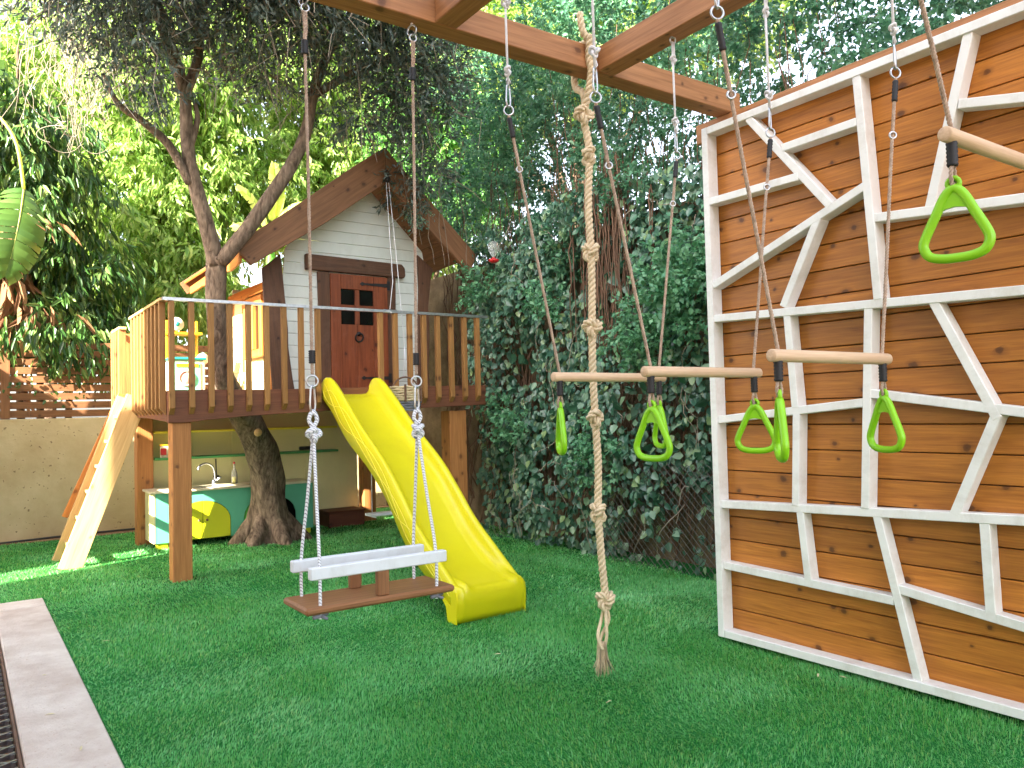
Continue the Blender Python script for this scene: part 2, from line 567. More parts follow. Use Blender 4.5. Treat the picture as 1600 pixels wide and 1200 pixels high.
M['cord'] = stripes('white cord with dark fleck', (120, 122, 140), (236, 238, 244), 42.0, (1, 1, 1.2), 0.8, 0.12)
M['plain_cord'] = paint('white cord', (222, 222, 226), 0.8, 0.08, 60.0, None, 0, 0.3, 0.2)
M['brown_rope'] = paint('grey beige twisted rope', (186, 164, 146), 0.85, 0.25, 70.0, (122, 96, 80), 0.6, 0.2, 0.2)
M['dark_yarn'] = paint('dark blue yarn', (54, 56, 84), 0.9, 0.2, 60)
M['bark'] = None
M['turq'] = paint('turquoise green paint', (96, 184, 148), 0.5, 0.04, 4.0, (70, 150, 120), 0.25)
M['lime_door'] = paint('lime yellow door', (206, 208, 24), 0.45, 0.04, 4.0)
M['green_door'] = paint('mid green door', (74, 168, 60), 0.5, 0.05, 4.0)
M['dark_green'] = paint('green shelf paint', (72, 148, 84), 0.5, 0.05, 4.0)
M['shelf_yellow'] = paint('yellow shelf paint', (228, 216, 70), 0.5, 0.05, 4.0)
M['cream'] = paint('cream painted board', (226, 216, 160), 0.6, 0.04, 3.0, (190, 180, 130), 0.25)
M['counter'] = paint('pale counter top', (226, 214, 184), 0.4, 0.04, 8.0)
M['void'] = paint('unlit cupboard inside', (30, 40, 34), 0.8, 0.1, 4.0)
M['basket'] = paint('woven rush', (206, 188, 150), 0.8, 0.12, 40.0, (150, 128, 96), 0.5, 0.3)
M['basket_grey'] = paint('grey woven rush', (128, 130, 140), 0.8, 0.1, 40.0, None, 0, 0.3)
M['red'] = paint('red plastic', (200, 40, 44), 0.3, 0.05, 10.0, None, 0, 0)
M['orange'] = paint('orange plastic', (244, 170, 30), 0.35, 0.04, 8.0, None, 0, 0)
M['teal'] = paint('mint plastic', (120, 214, 178), 0.35, 0.04, 8.0, None, 0, 0)
M['teal_dark'] = paint('sea green plastic', (34, 150, 128), 0.35, 0.04, 8.0, None, 0, 0)
M['pink'] = paint('pale pink plastic', (222, 186, 168), 0.4, 0.04, 8.0, None, 0, 0)
M['toy_white'] = paint('cream plastic', (238, 226, 196), 0.4, 0.03, 8.0, None, 0, 0)
M['hose'] = paint('black irrigation hose', (40, 38, 36), 0.5, 0.1, 20.0)
M['plaster'] = paint('pale plaster', (214, 206, 192), 0.8, 0.05, 2.0, (170, 160, 146), 0.3)

def mk_glass():
    m, nt, b = new_mat('clear glass', 0.05)
    b.inputs['Transmission Weight'].default_value = 0.75
    b.inputs['Base Color'].default_value = (0.8, 0.82, 0.8, 1)
    b.inputs['IOR'].default_value = 1.3
    return m
M['glass'] = mk_glass()

def mk_bark(name, dark, light):
    m, nt, b = new_mat(name, 0.85, 0.2)
    v = coords(nt, (5, 5, 1.6), shift=False)
    n1 = nd(nt, 'ShaderNodeTexNoise', Scale=3.0, Detail=9.0, Roughness=0.7, Distortion=0.8)
    nt.links.new(v, n1.inputs['Vector'])
    vo = nd(nt, 'ShaderNodeTexVoronoi', Scale=5.0); vo.feature = 'DISTANCE_TO_EDGE'
    nt.links.new(v, vo.inputs['Vector'])
    mu = nd(nt, 'ShaderNodeMath', operation='MULTIPLY_ADD'); mu.inputs[1].default_value = 0.35
    nt.links.new(vo.outputs['Distance'], mu.inputs[0]); nt.links.new(n1.outputs['Fac'], mu.inputs[2])
    r = ramp(nt, mu.outputs[0], [(0.36, s2l(dark)), (0.74, s2l(light))])
    nt.links.new(r.outputs[0], b.inputs['Base Color'])
    bump(nt, b, mu.outputs[0], 0.9, 0.03)
    return m
M['bark'] = mk_bark('olive bark', (70, 56, 46), (158, 136, 116))
M['bark_dark'] = mk_bark('dark bark', (54, 42, 34), (112, 92, 74))
M['twig'] = paint('brown twig', (112, 84, 66), 0.85, 0.25, 8.0, None, 0, 0)
M['dry_twig'] = paint('grey dry twig', (152, 140, 124), 0.85, 0.2, 8.0, None, 0, 0)

def mk_concrete(name, c1, c2, spot, scale=1.0):
    m, nt, b = new_mat(name, 0.85, 0.2)
    v = coords(nt, (scale,) * 3, shift=False)
    n1 = nd(nt, 'ShaderNodeTexNoise', Scale=1.6, Detail=8.0, Roughness=0.65)
    nt.links.new(v, n1.inputs['Vector'])
    col = ramp(nt, n1.outputs['Fac'], [(0.32, s2l(c1)), (0.70, s2l(c2))]).outputs[0]
    n2 = nd(nt, 'ShaderNodeTexNoise', Scale=26.0, Detail=3.0)
    nt.links.new(v, n2.inputs['Vector'])
    f = ramp(nt, n2.outputs['Fac'], [(0.66, (0, 0, 0, 1)), (0.72, (0.8, 0.8, 0.8, 1))]).outputs[0]
    col = mixc(nt, f, col, s2l(spot))
    nt.links.new(col, b.inputs['Base Color'])
    bump(nt, b, n2.outputs['Fac'], 0.4, 0.01)
    return m
M['concrete'] = mk_concrete('beige concrete', (176, 154, 116), (208, 190, 152), (112, 92, 66))
M['old_wall'] = mk_concrete('old brown render', (92, 78, 62), (150, 132, 108), (52, 42, 34), 2.2)
M['stone'] = mk_concrete('pale sandstone slab', (192, 172, 160), (226, 214, 204), (186, 158, 138), 2.6)
M['soil'] = mk_concrete('brown soil', (120, 92, 70), (164, 130, 102), (80, 60, 46), 3.0)

def mk_turf_base():
    m, nt, b = new_mat('turf backing', 0.9, 0.1)
    n1 = nd(nt, 'ShaderNodeTexNoise', Scale=1.1, Detail=6.0)
    nt.links.new(coords(nt, shift=False), n1.inputs['Vector'])
    r = ramp(nt, n1.outputs['Fac'], [(0.3, s2l((30, 98, 44))), (0.7, s2l((50, 128, 64)))])
    nt.links.new(r.outputs[0], b.inputs['Base Color'])
    return m
M['turf'] = mk_turf_base()
M['blade'] = leafmat('artificial grass blade', [(56, 140, 60), (84, 174, 88), (110, 196, 112), (152, 216, 150), (80, 162, 76), (178, 212, 132)], 0.34, 0.35, 0.5, patch=[(88, 176, 92), (118, 202, 128), (158, 222, 168), (98, 180, 98), (186, 226, 162)])  # patch set paints in the lighter sheen of leaning pile
M['olive_leaf'] = leafmat('olive leaf', [(50, 64, 58), (72, 88, 80), (98, 114, 106), (60, 76, 64), (126, 138, 128), (104, 94, 70)], 0.4, 0.22)
M['bright_leaf'] = leafmat('bright tree leaf', [(92, 130, 56), (132, 166, 78), (168, 192, 106), (108, 144, 64), (202, 212, 142)], 0.4, 0.5)
M['mid_leaf'] = leafmat('mid green leaf', [(54, 104, 46), (82, 138, 62), (116, 166, 84), (64, 116, 50)], 0.4, 0.45)
M['dark_leaf'] = leafmat('dark glossy leaf', [(40, 70, 34), (58, 96, 44), (80, 122, 56), (48, 80, 38), (128, 150, 78), (70, 104, 46)], 0.32, 0.35)
M['ivy_leaf'] = leafmat('dark ivy leaf', [(50, 86, 72), (70, 112, 94), (98, 140, 118), (56, 96, 74), (126, 160, 136), (138, 164, 108)], 0.28, 0.2, 0.6)
M['jasmine_leaf'] = leafmat('hedge leaf', [(58, 104, 78), (82, 134, 102), (108, 160, 124), (66, 114, 82), (138, 178, 138)], 0.35, 0.35, 0.5, patch=[(48, 88, 70), (66, 110, 88), (88, 132, 106), (54, 94, 72)])
M['banana'] = leafmat('banana leaf', [(70, 104, 46), (90, 122, 56)], 0.30, 0.25)
M['pale_leaf'] = leafmat('pale tropical leaf', [(170, 190, 80), (206, 210, 120), (150, 176, 66)], 0.4, 0.45)
M['dry_leaf'] = leafmat('dry brown leaf', [(132, 98, 70), (164, 122, 86), (108, 80, 58), (180, 144, 108)], 0.7, 0.25, 0.2)

# ================================================================== SETTING
def sheet(name, x0, x1, y0, y1, z, mat, kind='structure', label=None, cat=None):
    me = np_mesh(name, np.array([(x0, y0, z), (x1, y0, z), (x1, y1, z), (x0, y1, z)], float), np.array([[0, 1, 2, 3]]))
    return tag(link(name, me, mat), label, cat, None, kind)

sheet('ground', -60, 60, -60, 80, -0.16, M['soil'])
# the turf carpet on its bed, ending at the stone edging and the rear concrete wall
bm = bmesh.new()
pl = [(0.512, -3), (5.0, -3), (5.0, 10.2), (-1.4, 10.2), (-1.4, 6.86), (0.512, 6.86)]
f = bm.faces.new([bm.verts.new((x, y, 0)) for x, y in pl])
r_ = bmesh.ops.extrude_face_region(bm, geom=[f])
for v in [g for g in r_['geom'] if isinstance(g, bmesh.types.BMVert)]: v.co.z = -0.15
bmesh.ops.recalc_face_normals(bm, faces=bm.faces)
me = bpy.data.meshes.new('lawn'); bm.to_mesh(me); bm.free()
lawn = tag(link('lawn', me, M['turf']), 'green artificial turf lawn under the swings', None, None, 'structure')

def grass_blades():
    xs, ys = [], []
    # density falls with distance from the camera
    for (y0, y1, x0, x1, dens) in [(2.0, 3.2, 0.5, 3.6, 24000), (3.2, 4.4, 0.5, 4.6, 17000), (4.4, 6.0, 0.5, 4.7, 10500), (6.0, 8.2, 0.1, 5.0, 6500), (8.2, 10.2, 0.1, 5.0, 4200), (1.0, 2.0, 1.2, 3.5, 16000)]:
        n = int((y1 - y0) * (x1 - x0) * dens)
        xs.append(RNG.uniform(x0, x1, n)); ys.append(RNG.uniform(y0, y1, n))
    x, y = np.concatenate(xs), np.concatenate(ys)
    keep = ~((x < 0.515) & (y < 6.87))
    x, y = x[keep], y[keep]
    n = len(x)
    dist = np.sqrt(x * x + y * y)
    # pile direction and lean wander slowly over the carpet
    def field(a, b, c, d): return np.sin(x * a + y * b + c) * np.cos(y * a * 0.7 - x * b * 1.3 + d)
    ang = 1.2 * field(1.1, 0.7, 0.3, 1.0) + 0.9 * field(2.3, 1.9, 2.0, 0.2) + 0.6 * field(6.1, 4.7, 0.5, 2.2) + RNG.normal(0, 0.9, n) - 1.9
    lean = np.clip(0.75 + 0.35 * field(1.7, 2.1, 1.1, 0.4) + 0.25 * field(5.2, 3.1, 0.9, 1.6) + RNG.normal(0, 0.32, n), 0.05, 1.7)
    h = RNG.uniform(0.016, 0.032, n)
    w = RNG.uniform(0.0018, 0.0032, n) * np.clip(dist / 3.2, 1, 2.6)
    d = np.stack([np.cos(ang) * np.sin(lean), np.sin(ang) * np.sin(lean), np.cos(lean)], 1)
    s = np.stack([-np.sin(ang + RNG.normal(0, .8, n)), np.cos(ang), np.zeros(n)], 1)
    p = np.stack([x, y, np.full(n, -0.002)], 1)
    mid = p + d * (h * 0.55)[:, None] * np.array([0.75, 0.75, 1.15])
    tip = p + d * h[:, None]
    V = np.stack([p - s * w[:, None] * .5, p + s * w[:, None] * .5, mid + s * w[:, None] * .42, tip, mid - s * w[:, None] * .42], 1).reshape(-1, 3)
    i = (np.arange(n) * 5)[:, None]
    me = bpy.data.meshes.new('turf_blades')
    tri = np.concatenate([i + np.array([[0, 1, 2]]), i + np.array([[0, 2, 4]]), i + np.array([[4, 2, 3]])], 0)
    return np_mesh('turf_blades', V, tri)
tag(link('turf_blades', grass_blades(), M['blade']), 'short green artificial grass blades of the lawn', 'grass', None, 'stuff')

# stone edging: slabs beside the lawn and the return slab at their far end
edging = thing('stone_edging', (0.36, 3, -0.15), 'pale sandstone slabs edging the turf at bottom left', 'edging')
ys = [-1.2, 1.05, 3.1, 6.57]
for a, b in zip(ys, ys[1:]):
    box('slab', (0.206, a + 0.002, -0.15), (0.508, b - 0.002, 0.012), M['stone'], edging, 0.006)
box('slab', (-1.3, 6.585, -0.15), (0.508, 6.855, 0.014), M['stone'], edging, 0.006)

# grating over the light well left of the slabs
grate = thing('metal_grating', (0, 4, -0.05), 'dark steel mesh grating beside the stone edging', 'grating')
gb = MB()
gx0, gx1, gy0, gy1 = -0.75, 0.185, 2.6, 6.45
k = gy0 - 1.0
step = 0.088
while k < gy1:
    for sgn in (1, -1):
        pts = []
        a = Vector((gx0, k if sgn > 0 else k + 0.55, 0)); bq = Vector((gx1, k + 0.55 if sgn > 0 else k, 0))
        if min(a.y, bq.y) > gy0 and max(a.y, bq.y) < gy1:
            z = -0.018 if sgn > 0 else -0.021
            d = (bq - a).normalized(); nrm = Vector((-d.y, d.x, 0)) * 0.0065
            vs = [a - nrm, bq - nrm, bq + nrm, a + nrm]
            vs = [Vector((v.x, v.y, z)) for v in vs] + [Vector((v.x, v.y, z - 0.02)) for v in vs]
            gb.add(vs, [(0, 1, 2, 3), (7, 6, 5, 4), (0, 4, 5, 1), (1, 5, 6, 2), (2, 6, 7, 3), (3, 7, 4, 0)])
    k += step
o = gb.build('mesh_strips', M['grate'], grate, smooth=False); o['kind'] = 'stuff'
box('frame_bar', (0.192, 2.6, -0.05), (0.203, 6.5, -0.012), M['twig'], grate, 0.002)

# rear concrete wall, slat fence on it
rear = box('concrete_wall', (-4.0, 10.4, -0.15), (5.4, 10.6, 1.36), M['concrete'], None, 0.01)
tag(rear, 'beige pitted concrete wall behind the ladder', 'wall')
rf = thing('slat_fence', (0.5, 10.45, 1.36), 'brown horizontal slat fence standing on the concrete wall', 'fence')
for i in range(9):
    z = 1.375 + i * 0.098
    for a, b in ((-3.9, 0.42), (0.423, 2.4), (2.403, 5.2)):
        box('slat', (a, 10.415, z), (b, 10.437, z + 0.079), M['fence'], rf, 0.002)
for x in (-1.4, 0.42, 1.9, 3.4):
    box('post', (x - 0.04, 10.439, 1.362), (x + 0.04, 10.5, 2.27), M['fence'], rf, 0.003)
for x in (0.42,):
    box('cover_strip', (x - 0.045, 10.39, 1.365), (x + 0.045, 10.413, 2.26), M['fence'], rf, 0.003)
hp = smooth_path([(-0.6, 10.2, 0.03), (0.3, 10.24, 0.02), (0.9, 10.3, 0.025), (1.5, 10.31, 0.03), (2.3, 10.3, 0.03)], 6)
tag(MB().tube(hp, 0.012, 8).build('irrigation_hose', M['hose']), 'thin black hose lying along the concrete wall foot', 'hose')
bed = tag(box('soil_strip', (-1.4, 10.2, -0.15), (5.0, 10.398, 0.012), M['soil'], None, 0.004), 'strip of bare soil below the concrete wall', None, None, 'structure')

# old side wall behind the ivy
sw = box('old_wall', (5.02, -1.0, -0.15), (5.25, 10.39, 3.05), M['old_wall'], None, 0.01)
tag(sw, 'old brown rendered wall beside the playhouse, behind the ivy', 'wall')

# added blocks, unseen left of the frame, that keep the lawn in shade
nb = thing('lawn_shade_block', (-6, 0, -0.16), 'added pale block out of view left of the lawn, shading it', 'shade block')
box('wall', (-4.2, -7.0, -0.16), (-3.0, 5.0, 9.6), M['plaster'], nb, 0.02)  # unseen block added to cut the sun off the lawn
box('lower_shade_block', (-3.3, 5.01, -0.16), (-3.05, 6.12, 4.2), M['plaster'], nb, 0.02)  # added lower step, shapes the shadow edge near the ground
bw = box('rear_shade_block', (-1.75, 7.42, -0.16), (-1.5, 10.39, 3.1), M['plaster'], None, 0.02)  # unseen block added to close the far side of the sunbeam
tag(bw, 'added pale block out of view left of the ladder, bounding the sunbeam', 'wall')

# ================================================================== CLIMBING WALL
XW = 3.451
cw = thing('climbing_wall', (3.6, 1.6, 0), 'honey wood climbing wall with white lattice frame of slanted bars', 'climbing wall')
Y0 = 0.25
npl = 22
pz = (2.862 - 0.05) / npl
for i in range(npl):
    z0 = 0.05 + i * pz
    dx = random.uniform(0, 0.002)
    box('plank', (3.536 + dx, Y0 + 0.01, z0 + 0.0026), (3.560 + dx, 2.975, z0 + pz - 0.0026), M['plank'], cw, 0.003)
box('gap_shade_sheet', (3.5625, Y0 + 0.02, 0.04), (3.5655, 2.97, 2.82), M['corner'], cw, 0)  # dark sheet added so the plank gaps read as shaded
for y in (0.6, 1.5, 2.4):
    box('batten', (3.566, y - 0.04, 0.02), (3.61, y + 0.04, 2.83), M['deck'], cw, 0.003)
def lat(p, q, i, w=0.041, name='frame_bar'):
    f = XW + 0.0006 + 0.0007 * i
    xm = (f + 3.534) / 2
    P, Q = Vector((xm, p[0], p[1])), Vector((xm, q[0], q[1]))
    return bar(name, P, Q, 3.534 - f, w, M['white'], cw, up=(Q - P).cross(Vector((1, 0, 0))), bevel=0.003)
H = 0.0205
lat((2.997 - H, 0.03), (2.997 - H, 2.878), 0, name='frame_post')
lat((2.9545, 2.878 - H), (Y0, 2.878 - H), 1)
lat((2.9545, 0.03 + H), (Y0, 0.03 + H), 2)
lat((Y0 + H, 0.074), (Y0 + H, 2.834), 3, name='frame_post')
bars = [((2.475, 2.619), (2.063, 2.624)), ((2.958, 2.455), (2.385, 2.449)), ((2.054, 2.838), (1.994, 1.775)),
        ((2.68, 2.842), (2.217, 2.262)), ((2.957, 1.981), (2.04, 2.312)), ((2.288, 2.215), (2.506, 1.805)),
        ((2.958, 1.795), (Y0 + .04, 1.690)), ((2.0, 2.155), (Y0 + .04, 2.00)), ((1.551, 2.842), (1.748, 2.13)),
        ((1.605, 2.555), (Y0 + .04, 2.26)), ((2.045, 1.745), (2.101, 0.81)), ((2.487, 1.762), (2.458, 1.285)),
        ((2.453, 1.262), (2.478, 0.79)), ((2.958, 1.229), (2.085, 1.304)), ((1.75, 1.74), (1.51, 1.222)),
        ((2.055, 1.345), (Y0 + .04, 1.08)), ((1.512, 1.245), (1.70, 0.815)), ((2.958, 0.760), (Y0 + .04, 0.86)),
        ((2.458, 0.778), (2.424, 0.425)), ((2.053, 0.80), (1.888, 0.066)), ((2.958, 0.424), (1.985, 0.402)),
        ((1.581, 0.805), (1.572, 0.40)), ((1.965, 0.459), (Y0 + .04, 0.25)), ((1.05, 2.84), (0.86, 2.10)), ((1.1, 1.72), (0.8, 0.84)), ((0.9, 0.80), (0.85, 0.07))]
for i, (p, q) in enumerate(bars):
    lat(p, q, 4 + i)
box('top_beam', (3.537, 0.1, 2.834), (3.60, 3.11, 2.947), M['pergola'], cw, 0.004)

# ================================================================== PERGOLA
pg = thing('pergola', (2.0, 1.5, 0), 'brown timber pergola of crossing beams over the lawn', 'pergola')
ZB = 2.949
box('beam', (-1.75, 2.85, ZB), (3.62, 2.962, ZB + 0.12), M['pergola'], pg, 0.004)
for x0 in (1.645, 2.552, 0.62):
    box('beam', (x0, -1.1, ZB + 0.001), (x0 + 0.108, 2.848, ZB + 0.121), M['pergola'], pg, 0.004)
box('beam', (-1.75, -1.22, ZB), (3.62, -1.105, ZB + 0.12), M['pergola'], pg, 0.004)
for x in (-1.72,):
    box('post', (x, 2.85, -0.15), (x + 0.11, 2.96, ZB - 0.001), M['pergola'], pg, 0.004)
    box('post', (x, -1.21, -0.15), (x + 0.11, -1.11, ZB - 0.001), M['pergola'], pg, 0.004)
box('post', (3.5, -1.21, -0.15), (3.61, -1.11, ZB - 0.001), M['pergola'], pg, 0.004)

# ================================================================== ROPE FITTINGS
def torus(mb, c, r, t, nrm, n=18, m=6):
    nrm = Vector(nrm).normalized()
    u = nrm.orthogonal().normalized(); w = nrm.cross(u)
    mb.tube([Vector(c) + (u * math.cos(a) + w * math.sin(a)) * r for a in [2 * math.pi * k / n for k in range(n)]], t, m, closed=True)
def carabiner(mb, top, bot, width, t, side):
    top, bot = Vector(top), Vector(bot)
    d = bot - top; side = Vector(side).normalized() * width / 2
    pts = [top, top + d * .10 + side * .7, top + d * .28 + side * .85, top + d * .7 + side * 1.1, top + d * .92 + side * .7, bot, top + d * .92 - side * .7, top + d * .7 - side * 1.1, top + d * .28 - side * .85, top + d * .10 - side * .7]
    mb.tube(smooth_path(pts, 4, True), t, 6, closed=True)
def knot(mb, c, r, tr, strands=0, ang=0.0):
    pts = []
    for k in range(36):
        t = 2 * math.pi * k / 36
        x = (math.sin(t) + 2 * math.sin(2 * t)) / 3; y = (math.cos(t) - 2 * math.cos(2 * t)) / 3; z = -math.sin(3 * t) * 0.55
        p = Vector((x, z * 0.9, y * 1.0)) * r
        p.rotate(Quaternion((0, 0, 1), ang))
        pts.append(Vector(c) + p)
    if strands: mb.rope(pts + [pts[0]], tr, tr * 4.6, 3, 5, 8)
    else: mb.tube(pts, tr, 6, closed=True)

def ring_handle(parent, top, yaw, mat):
    """teardrop hand ring: broad at the foot, webbed at the top"""
    ux = Vector((math.cos(yaw), math.sin(yaw), 0)); nz = Vector((0, 0, 1)); ny = ux.cross(nz)
    def P(x, z, y=0): return Vector(top) + ux * x + nz * z + ny * y
    mb = MB()
    out = [(0, -0.020), (0.020, -0.036), (0.043, -0.082), (0.064, -0.125), (0.071, -0.150), (0.060, -0.174), (0.034, -0.184), (0, -0.186)]
    pts = [P(x, z) for x, z in out] + [P(-x, z) for x, z in out[-2:0:-1]]
    path = smooth_path(pts, 4, True)
    mb.tube(path, 0.0115, 10, closed=True)
    o = mb.build('ring_handle', mat, parent)
    w = MB()
    a = [P(0, -0.024, .005), P(0.036, -0.074, .005), P(0.020, -0.067, .005), P(0, -0.064, .005), P(-0.020, -0.067, .005), P(-0.036, -0.074, .005)]
    b = [v - ny * 0.010 for v in a]
    w.add(a + b, [(0, 1, 2, 3, 4, 5), (11, 10, 9, 8, 7, 6)] + [(i, 6 + i, 6 + (i + 1) % 6, (i + 1) % 6) for i in range(6)])
    w.build('web', mat, o, smooth=False)
    e = MB(); torus(e, P(0, -0.008), 0.013, 0.0065, ny, 14, 6); e.build('eyelet', mat, o)
    return o

def hook_cord(t, x, y, ztop, zend, white=True):
    """white cord tied to the beam with knots, ending in a carabiner and ring; returns rope start"""
    mb = MB()
    torus(mb, (x, y, ztop - 0.012), 0.016, 0.004, (0, 1, 0.2))
    mb.tube([(x, y, ztop + 0.02), (x, y, ztop - 0.003)], 0.005, 6)
    mb.build('eye_bolt', M['steel'], t)
    zc = zend + 0.115
    c = MB()
    c.tube([(x - .004, y, ztop - .02), (x - .002, y, (ztop + zc) / 2), (x, y, zc)], 0.0048, 6)
    c.tube([(x + .006, y, ztop - .02), (x + .005, y, ztop - .12)], 0.0048, 6)
    knot(c, (x, y, ztop - 0.10), 0.017, 0.0055, 0, random.random() * 3)
    knot(c, (x, y, zc + 0.055), 0.017, 0.0055, 0, random.random() * 3)
    c.tube([(x, y, zc + .03), (x + .010, y, zc + .012), (x, y, zc - .004), (x - .010, y, zc + .012), (x, y, zc + .03)], 0.004, 6)
    c.build('hanging_cord', M['plain_cord'], t)
    k = MB(); carabiner(k, (x, y, zc + 0.002), (x, y, zc - 0.085), 0.026, 0.0034, (1, 0.4, 0)); k.build('carabiner', M['steel'], t)
    r = MB(); torus(r, (x, y, zend + 0.018), 0.018, 0.0034, (0.5, 1, 0)); r.build('ring', M['steel'], t)
    return Vector((x, y, zend))

def sleeve(t, p, q, r=0.012):
    p, q = Vector(p), Vector(q)
    mb = MB()
    n = 13
    mb.tube([p.lerp(q, i / (n - 1)) for i in range(n)], [r * (1.12 if i % 2 else 0.92) for i in range(n)], 8)
    return mb.build('black_sleeve', M['black'], t)

def trapeze(y, zb, zl, zr, yawl, yawr, label, dx=0.0):
    t = thing('trapeze', (2.17, y, zb), label, 'trapeze', 'trapezes with ring handles hanging in a row')
    xl, xr = 1.878 + dx, 2.482 + dx
    bar_r = 0.0185
    mb = MB()
    mb.lathe((0, 0, 0), [(0, xl), (bar_r - .003, xl), (bar_r, xl + .003), (bar_r, xr - .003), (bar_r - .003, xr), (0, xr)], 18, 'x')
    mb.v = [(vx, vy + y, vz + zb) for vx, vy, vz in mb.v]
    mb.build('bar', M['dowel'], t)
    for side, (hx, bx, zs, yw) in enumerate(((1.70, xl + 0.032, zl, yawl), (2.604, xr - 0.032, zr, yawr))):
        if y > 1.0 or side == 0 or True:
            st = hook_cord(t, hx, y, ZB, zs)
        top = Vector((bx, y, zb + bar_r))
        up = (st - top)
        d = up.normalized()
        sleeve(t, st - d * 0.01, st - d * 0.085, 0.0095)
        rp = MB()
        path = smooth_path([st, st.lerp(top, 0.33) + Vector((0.002, 0.003, 0)), st.lerp(top, 0.66), top - d * 0.02], 6)
        rp.rope(path, 0.0064, 0.030, 3, 5, 7)
        rp.rope([st - d * .085, st - d * .16 + Vector((.006, .004, 0)), st - d * .20], 0.006, 0.034, 3, 4, 6)
        rp.build('rope', M['brown_rope'], t)
        cl = MB(); torus(cl, st - d * 0.205, 0.011, 0.0035, (0.7, 1, 0)); cl.build('clip', M['steel'], t)
        # below the bar: sleeve, two rope legs, ring handle
        lo = Vector((bx, y, zb - bar_r))
        sleeve(t, lo + Vector((0, 0, .004)), lo - Vector((0, 0, 0.055)), 0.0125)
        lg = MB()
        for s in (-1, 1):
            lg.rope([lo + Vector((s * .004, 0, -.05)), lo + Vector((s * .011, 0, -.08)), lo + Vector((s * .003, 0, -.108))], 0.0058, 0.03, 3, 4, 6)
        lg.build('rope_loop', M['brown_rope'], t)
        ring_handle(t, lo + Vector((0, 0, -0.088)), yw, M['lime'])
    return t

def view_yaw(x, y, phi):
    """ring plane turned phi degrees out of the line from the viewer's side of the lawn"""
    return math.atan2(y, x) + R(phi)
trapeze(2.405, 1.432, 2.42, 2.40, view_yaw(1.9, 2.4, 9), view_yaw(2.44, 2.4, 20), 'farthest trapeze bar, nearest the knotted rope, lime rings under both ends')
trapeze(1.912, 1.425, 2.30, 2.35, view_yaw(1.9, 1.9, 50), view_yaw(2.45, 1.9, 72), 'trapeze bar hanging between knotted rope and climbing wall edge, second in the row')
trapeze(1.405, 1.442, 2.36, 2.40, view_yaw(1.9, 1.4, 8), view_yaw(2.45, 1.4, 40), 'trapeze bar in front of the climbing wall, its left lime ring edge-on')
trapeze(0.918, 1.932, 2.55, 2.56, view_yaw(1.9, .92, 76), view_yaw(2.45, .92, 4), 'nearest and highest trapeze bar at the right, cut by the frame', dx=0.03)

# ================================================================== KNOTTED CLIMBING ROPE
kr = thing('climbing_rope', (2.52, 2.905, 0.05), 'thick beige climbing rope with seven knots and frayed end', 'rope')
zk = [2.74, 2.547, 2.07, 1.70, 1.262, 0.81, 0.385]
xk = [2.505, 2.527, 2.522, 2.518, 2.521, 2.522, 2.55]
path = [(2.47, 2.80, 3.09), (2.485, 2.835, 3.0), (2.50, 2.838, 2.93), (2.50, 2.87, 2.82)]
for i in range(len(zk)):
    path.append((xk[i] + 0.004 * math.sin(i * 2.1), 2.905 + 0.006 * math.cos(i * 1.7), zk[i]))
    if i < len(zk) - 1:
        path.append(((xk[i] + xk[i + 1]) / 2 + 0.006 * math.sin(i * 3.3 + 1), 2.905 + 0.004 * math.sin(i), (zk[i] + zk[i + 1]) / 2))
rp = MB(); rp.rope(smooth_path(path, 8), 0.0200, 0.080, 3, 7, 10); rp.build('rope', M['manila'], kr)
for i, z in enumerate(zk):
    kb = MB()
    knot(kb, (xk[i], 2.905, z), 0.039 if i else 0.042, 0.0190, 3, i * 0.9)
    kb.build('knot', M['manila'], kr)
wrap = MB()
wrap.rope(smooth_path([(2.50, 2.83, 2.92), (2.505, 2.83, 3.09), (2.515, 2.905, 3.10), (2.52, 2.98, 3.09), (2.52, 2.985, 2.92), (2.515, 2.92, 2.86), (2.51, 2.90, 2.77)], 6), 0.0185, 0.076, 3, 6, 9)
wrap.rope(smooth_path([(2.43, 2.83, 3.20), (2.445, 2.83, 3.12), (2.47, 2.832, 3.09), (2.50, 2.835, 3.06)], 6), 0.0185, 0.076, 3, 6, 9)
wrap.build('beam_wrap', M['manila'], kr)
fr = MB()
for k in range(3):
    a = k * 2.1
    fr.tube(smooth_path([(2.55, 2.905, 0.37), (2.548 + .022 * math.cos(a), 2.905 + .02 * math.sin(a), 0.29), (2.525 + .026 * math.cos(a + 1), 2.905 + .02 * math.sin(a + 1), 0.22), (2.52 + .015 * math.cos(a + 2), 2.905 + .02 * math.sin(a + 2), 0.16)], 6), [0.0085] * 18 + [0.009], 6)
fr.build('loose_strand', M['manila'], kr)
ty, dk = MB(), MB()
for k in range(150):
    a, rr = random.uniform(0, 6.28), random.uniform(0.004, 0.022)
    x, y = 2.52 + rr * math.cos(a), 2.905 + rr * math.sin(a)
    e = 2.0 + random.uniform(-.6, .9)
    q = [(x, y, 0.19), (2.52 + rr * 1.3 * math.cos(a), 2.905 + rr * 1.3 * math.sin(a), 0.12), (2.52 + rr * e * math.cos(a), 2.905 + rr * e * math.sin(a), random.uniform(0.03, 0.08))]
    (dk if (k % 7 == 0) else ty).tube(smooth_path(q, 3), 0.0013, 3)
ty.build('frayed_tassel', M['manila'], kr); dk.build('dark_yarn', M['dark_yarn'], kr)

